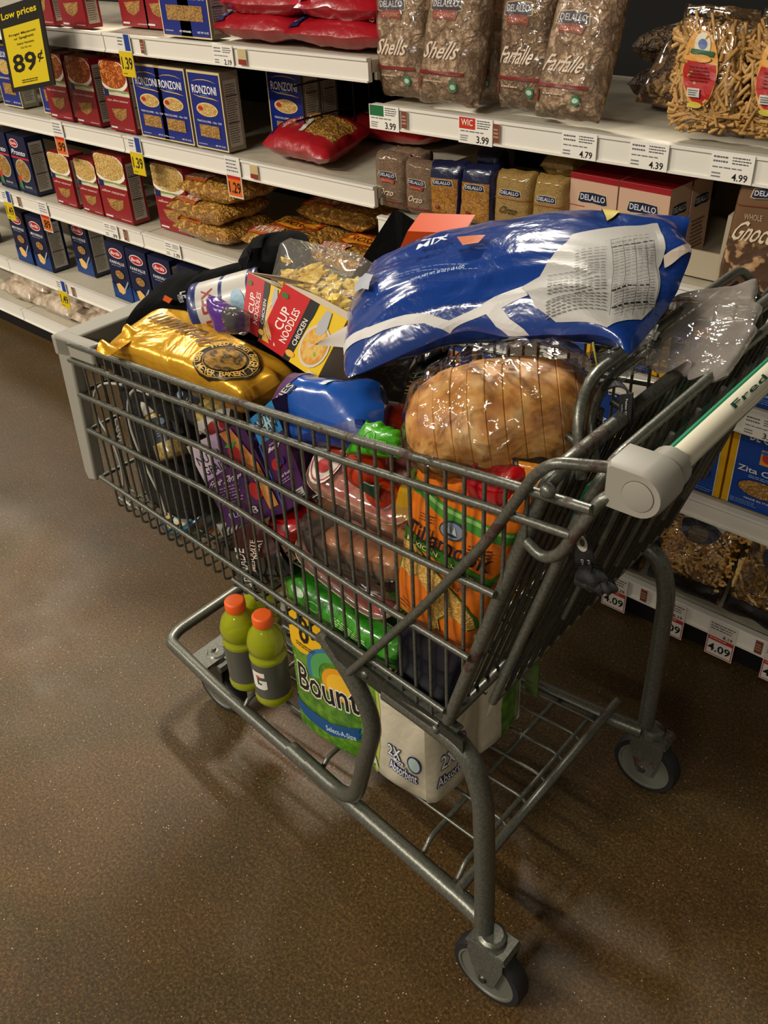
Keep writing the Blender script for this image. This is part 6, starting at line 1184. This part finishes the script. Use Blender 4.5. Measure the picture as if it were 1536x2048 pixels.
m_.grid(lambda u, v: lp_(1, 2*math.pi*u, .004).lerp(kn+V((math.cos(6.28*u), math.sin(6.28*u), 0))*(.006+.03*max(0, v-.75)*4), v)+V((0, 0, noise.noise(V((u*10, v*3, 1)))*.008)), 32, 12, WRAP)
m_.grid(lambda u, v: kn.lerp(PZ(1310, 690, 1.035), v)+V((0, 0, 1))*(.022*(u-.5)*(1+2*v))+CB*(noise.noise(V((u*7, v*6, 9)))*.02), 12, 16, WRAP); m_.build('gathered_film', t, loc=L)
m_ = MB(); m_.tube([kn-V((.012, .0, .02)), kn+V((0, 0, 0)), kn+V((-.008, 0, .026))], .0012, mt('#a8a03c', .4), 6); m_.tube([kn+V((math.cos(k*.7), math.sin(k*.7), 0))*.007 for k in range(9)], .0012, mt('#a8a03c', .4), 6, closed=True); m_.build('twist_tie', t, loc=L)
# tomatoes etc
TOM = mt('#a82c0c', .25, coat=.6)
def tom(lab, x, y, off, r, m=TOM, name='tomato', cat='tomato'):
    c = PB(x, y, off); t = thing(name, lab, cat, c); m_ = MB(); m_.grid(lambda u, v: c+V((math.cos(6.2832*u)*math.sin(math.pi*v)*r*(1+.03*math.cos(5*6.28*u)), math.sin(6.2832*u)*math.sin(math.pi*v)*r*(1+.03*math.cos(5*6.28*u)), math.cos(math.pi*v)*r*.85)), 30, 14, m); m_.build('fruit', t, loc=c)
    m_ = MB()
    for k in range(5): a = k*1.2566; d = V((math.cos(a), math.sin(a), -.15)); o_ = c+V((0, 0, r*.83)); s = V((-d.y, d.x, 0))*.003; m_.add([o_, o_+d*.010+s, o_+d*.018, o_+d*.010-s], [(0, 1, 2, 3)], mt('#3c5c1c', .6))
    m_.build('calyx', t, False, loc=c)
tom('orange red tomato showing above the green label', 778, 852, .11, .036); tom('orange red tomato in the wires below the green label', 735, 935, .035, .030); tom('orange red tomato lower behind the wires beside the pale stalks', 770, 985, .036, .024); tom('small tomato at the left of the green label', 700, 900, .07, .026)
LG = mt('#3c9c10', .3, coat=.5, bump=.5, bscale=20)
pouch('green_label_net', 'bright green wrinkled plastic label over the tomatoes at the rim', 'label', [PZ(690, 905, .905), PZ(800, 920, .915), PZ(800, 862, .945), PZ(735, 838, .945)], .022, LG, [('ring', .4, .6, .14, .2, .85, '#78b850'), ('l', .5, .3, .85, .6, 3, '#a0d078')], None, seed=351, wr=.005, wf=10, eps=.001)
pouch('dark_green_label', 'dark green band across the tomato pack behind the wires', 'label', [PB(700, 962, .012), PB(757, 1003, .012), PB(760, 975, .012), PB(700, 950, .012)], .004, mt('#0c2c1c', .3, coat=.4), (), None, seed=352, wr=.001)
STALK = noisy('pale_stalks', ['#7c8c50', '#a8ac80', '#c0c0a0'], 14, stretch=(1, 1, .1), bump=.3)
t = thing('celery_bunch', 'pale green and white vegetable stalks under the rim beside the tomatoes', 'vegetable', PB(865, 925, .05)); L = t.location
for i in range(7):
    a = PB(838+9*i, 905+4*i, .03+.006*(i % 3)); b = PB(846+9*i, 975+3*i, .03+.006*(i % 3)); m_ = MB(); m_.tube([a, (a+b)/2+CB*.002, b], lambda s: .0050-.001*s, STALK, 7); m_.build('stalk', t, loc=L)
t = thing('yellow_squash', 'yellow squash standing behind the wires left of the cheese bag', 'vegetable', PB(822, 1000, .045)); L = t.location; a, b = PB(828, 960, .045), PB(815, 1060, .045); dd = (b-a).normalized()
m_ = MB(); m_.lathe(a, dd, [(.004, -.004), (.012, .002), (.016, .015), (.019, .035), (.020, .050), (.014, .064), (.003, .070)], mt('#b88c0c', .3, coat=.5), 18); m_.build('squash_body', t, loc=L); m_ = MB(); m_.tube([a-dd*.016, a], .004, mt('#5c6c1c', .6), 7); m_.build('stem', t, loc=L)
# red bag and amber packet at rear
RB = mt('#a00c14', .2, coat=.9, bump=.4, bscale=14)
cs = [PB(945, 1040, .055), PB(1062, 1040, .055), PZ(1050, 935, .965), PZ(935, 925, .955)]
pouch('red_bag', 'shiny red bag standing behind the orange cheese bag', 'bag', cs, .05, RB, (), None, p=3, seed=361, wr=.007, wf=6)
cs = [PZ(1060, 990, .93), PZ(1105, 990, .94), PZ(1130, 925, .965), PZ(1010, 905, .965)]
pouch('amber_packet', 'amber yellow packet with dark edge beside the red bag', 'packet', cs, .03, mt('#b8741c', .25, coat=.7, bump=.3), [('p', [(0, .85), (1, .85), (1, 1), (0, 1)], '#140c08'), ('p', [(0, 0), (.1, 0), (.3, 1), (.2, 1)], '#180c04')], None, p=3, seed=362, wr=.004)
# dark stuffing packs deep in the basket
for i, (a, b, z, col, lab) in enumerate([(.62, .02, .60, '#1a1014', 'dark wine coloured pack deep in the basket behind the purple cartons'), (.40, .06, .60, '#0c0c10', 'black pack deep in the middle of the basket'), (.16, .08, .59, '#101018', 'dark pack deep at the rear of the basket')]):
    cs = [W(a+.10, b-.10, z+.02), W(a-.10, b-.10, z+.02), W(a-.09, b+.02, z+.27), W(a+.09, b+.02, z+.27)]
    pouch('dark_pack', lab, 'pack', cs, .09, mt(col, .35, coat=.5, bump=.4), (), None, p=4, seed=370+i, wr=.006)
# thin produce bag over the gate
t, Pq = pouch('produce_bag', 'thin whitish produce bag hanging over the rear gate rail', 'bag', [PZ(1285, 735, 1.01), PZ(1470, 770, 1.01), PZ(1545, 560, 1.045), PZ(1270, 615, 1.03)], .03, SHEER, (), None, nu=40, nv=34, p=2, seed=381, wr=.012, wf=7, pinch=.2, ef=.8)
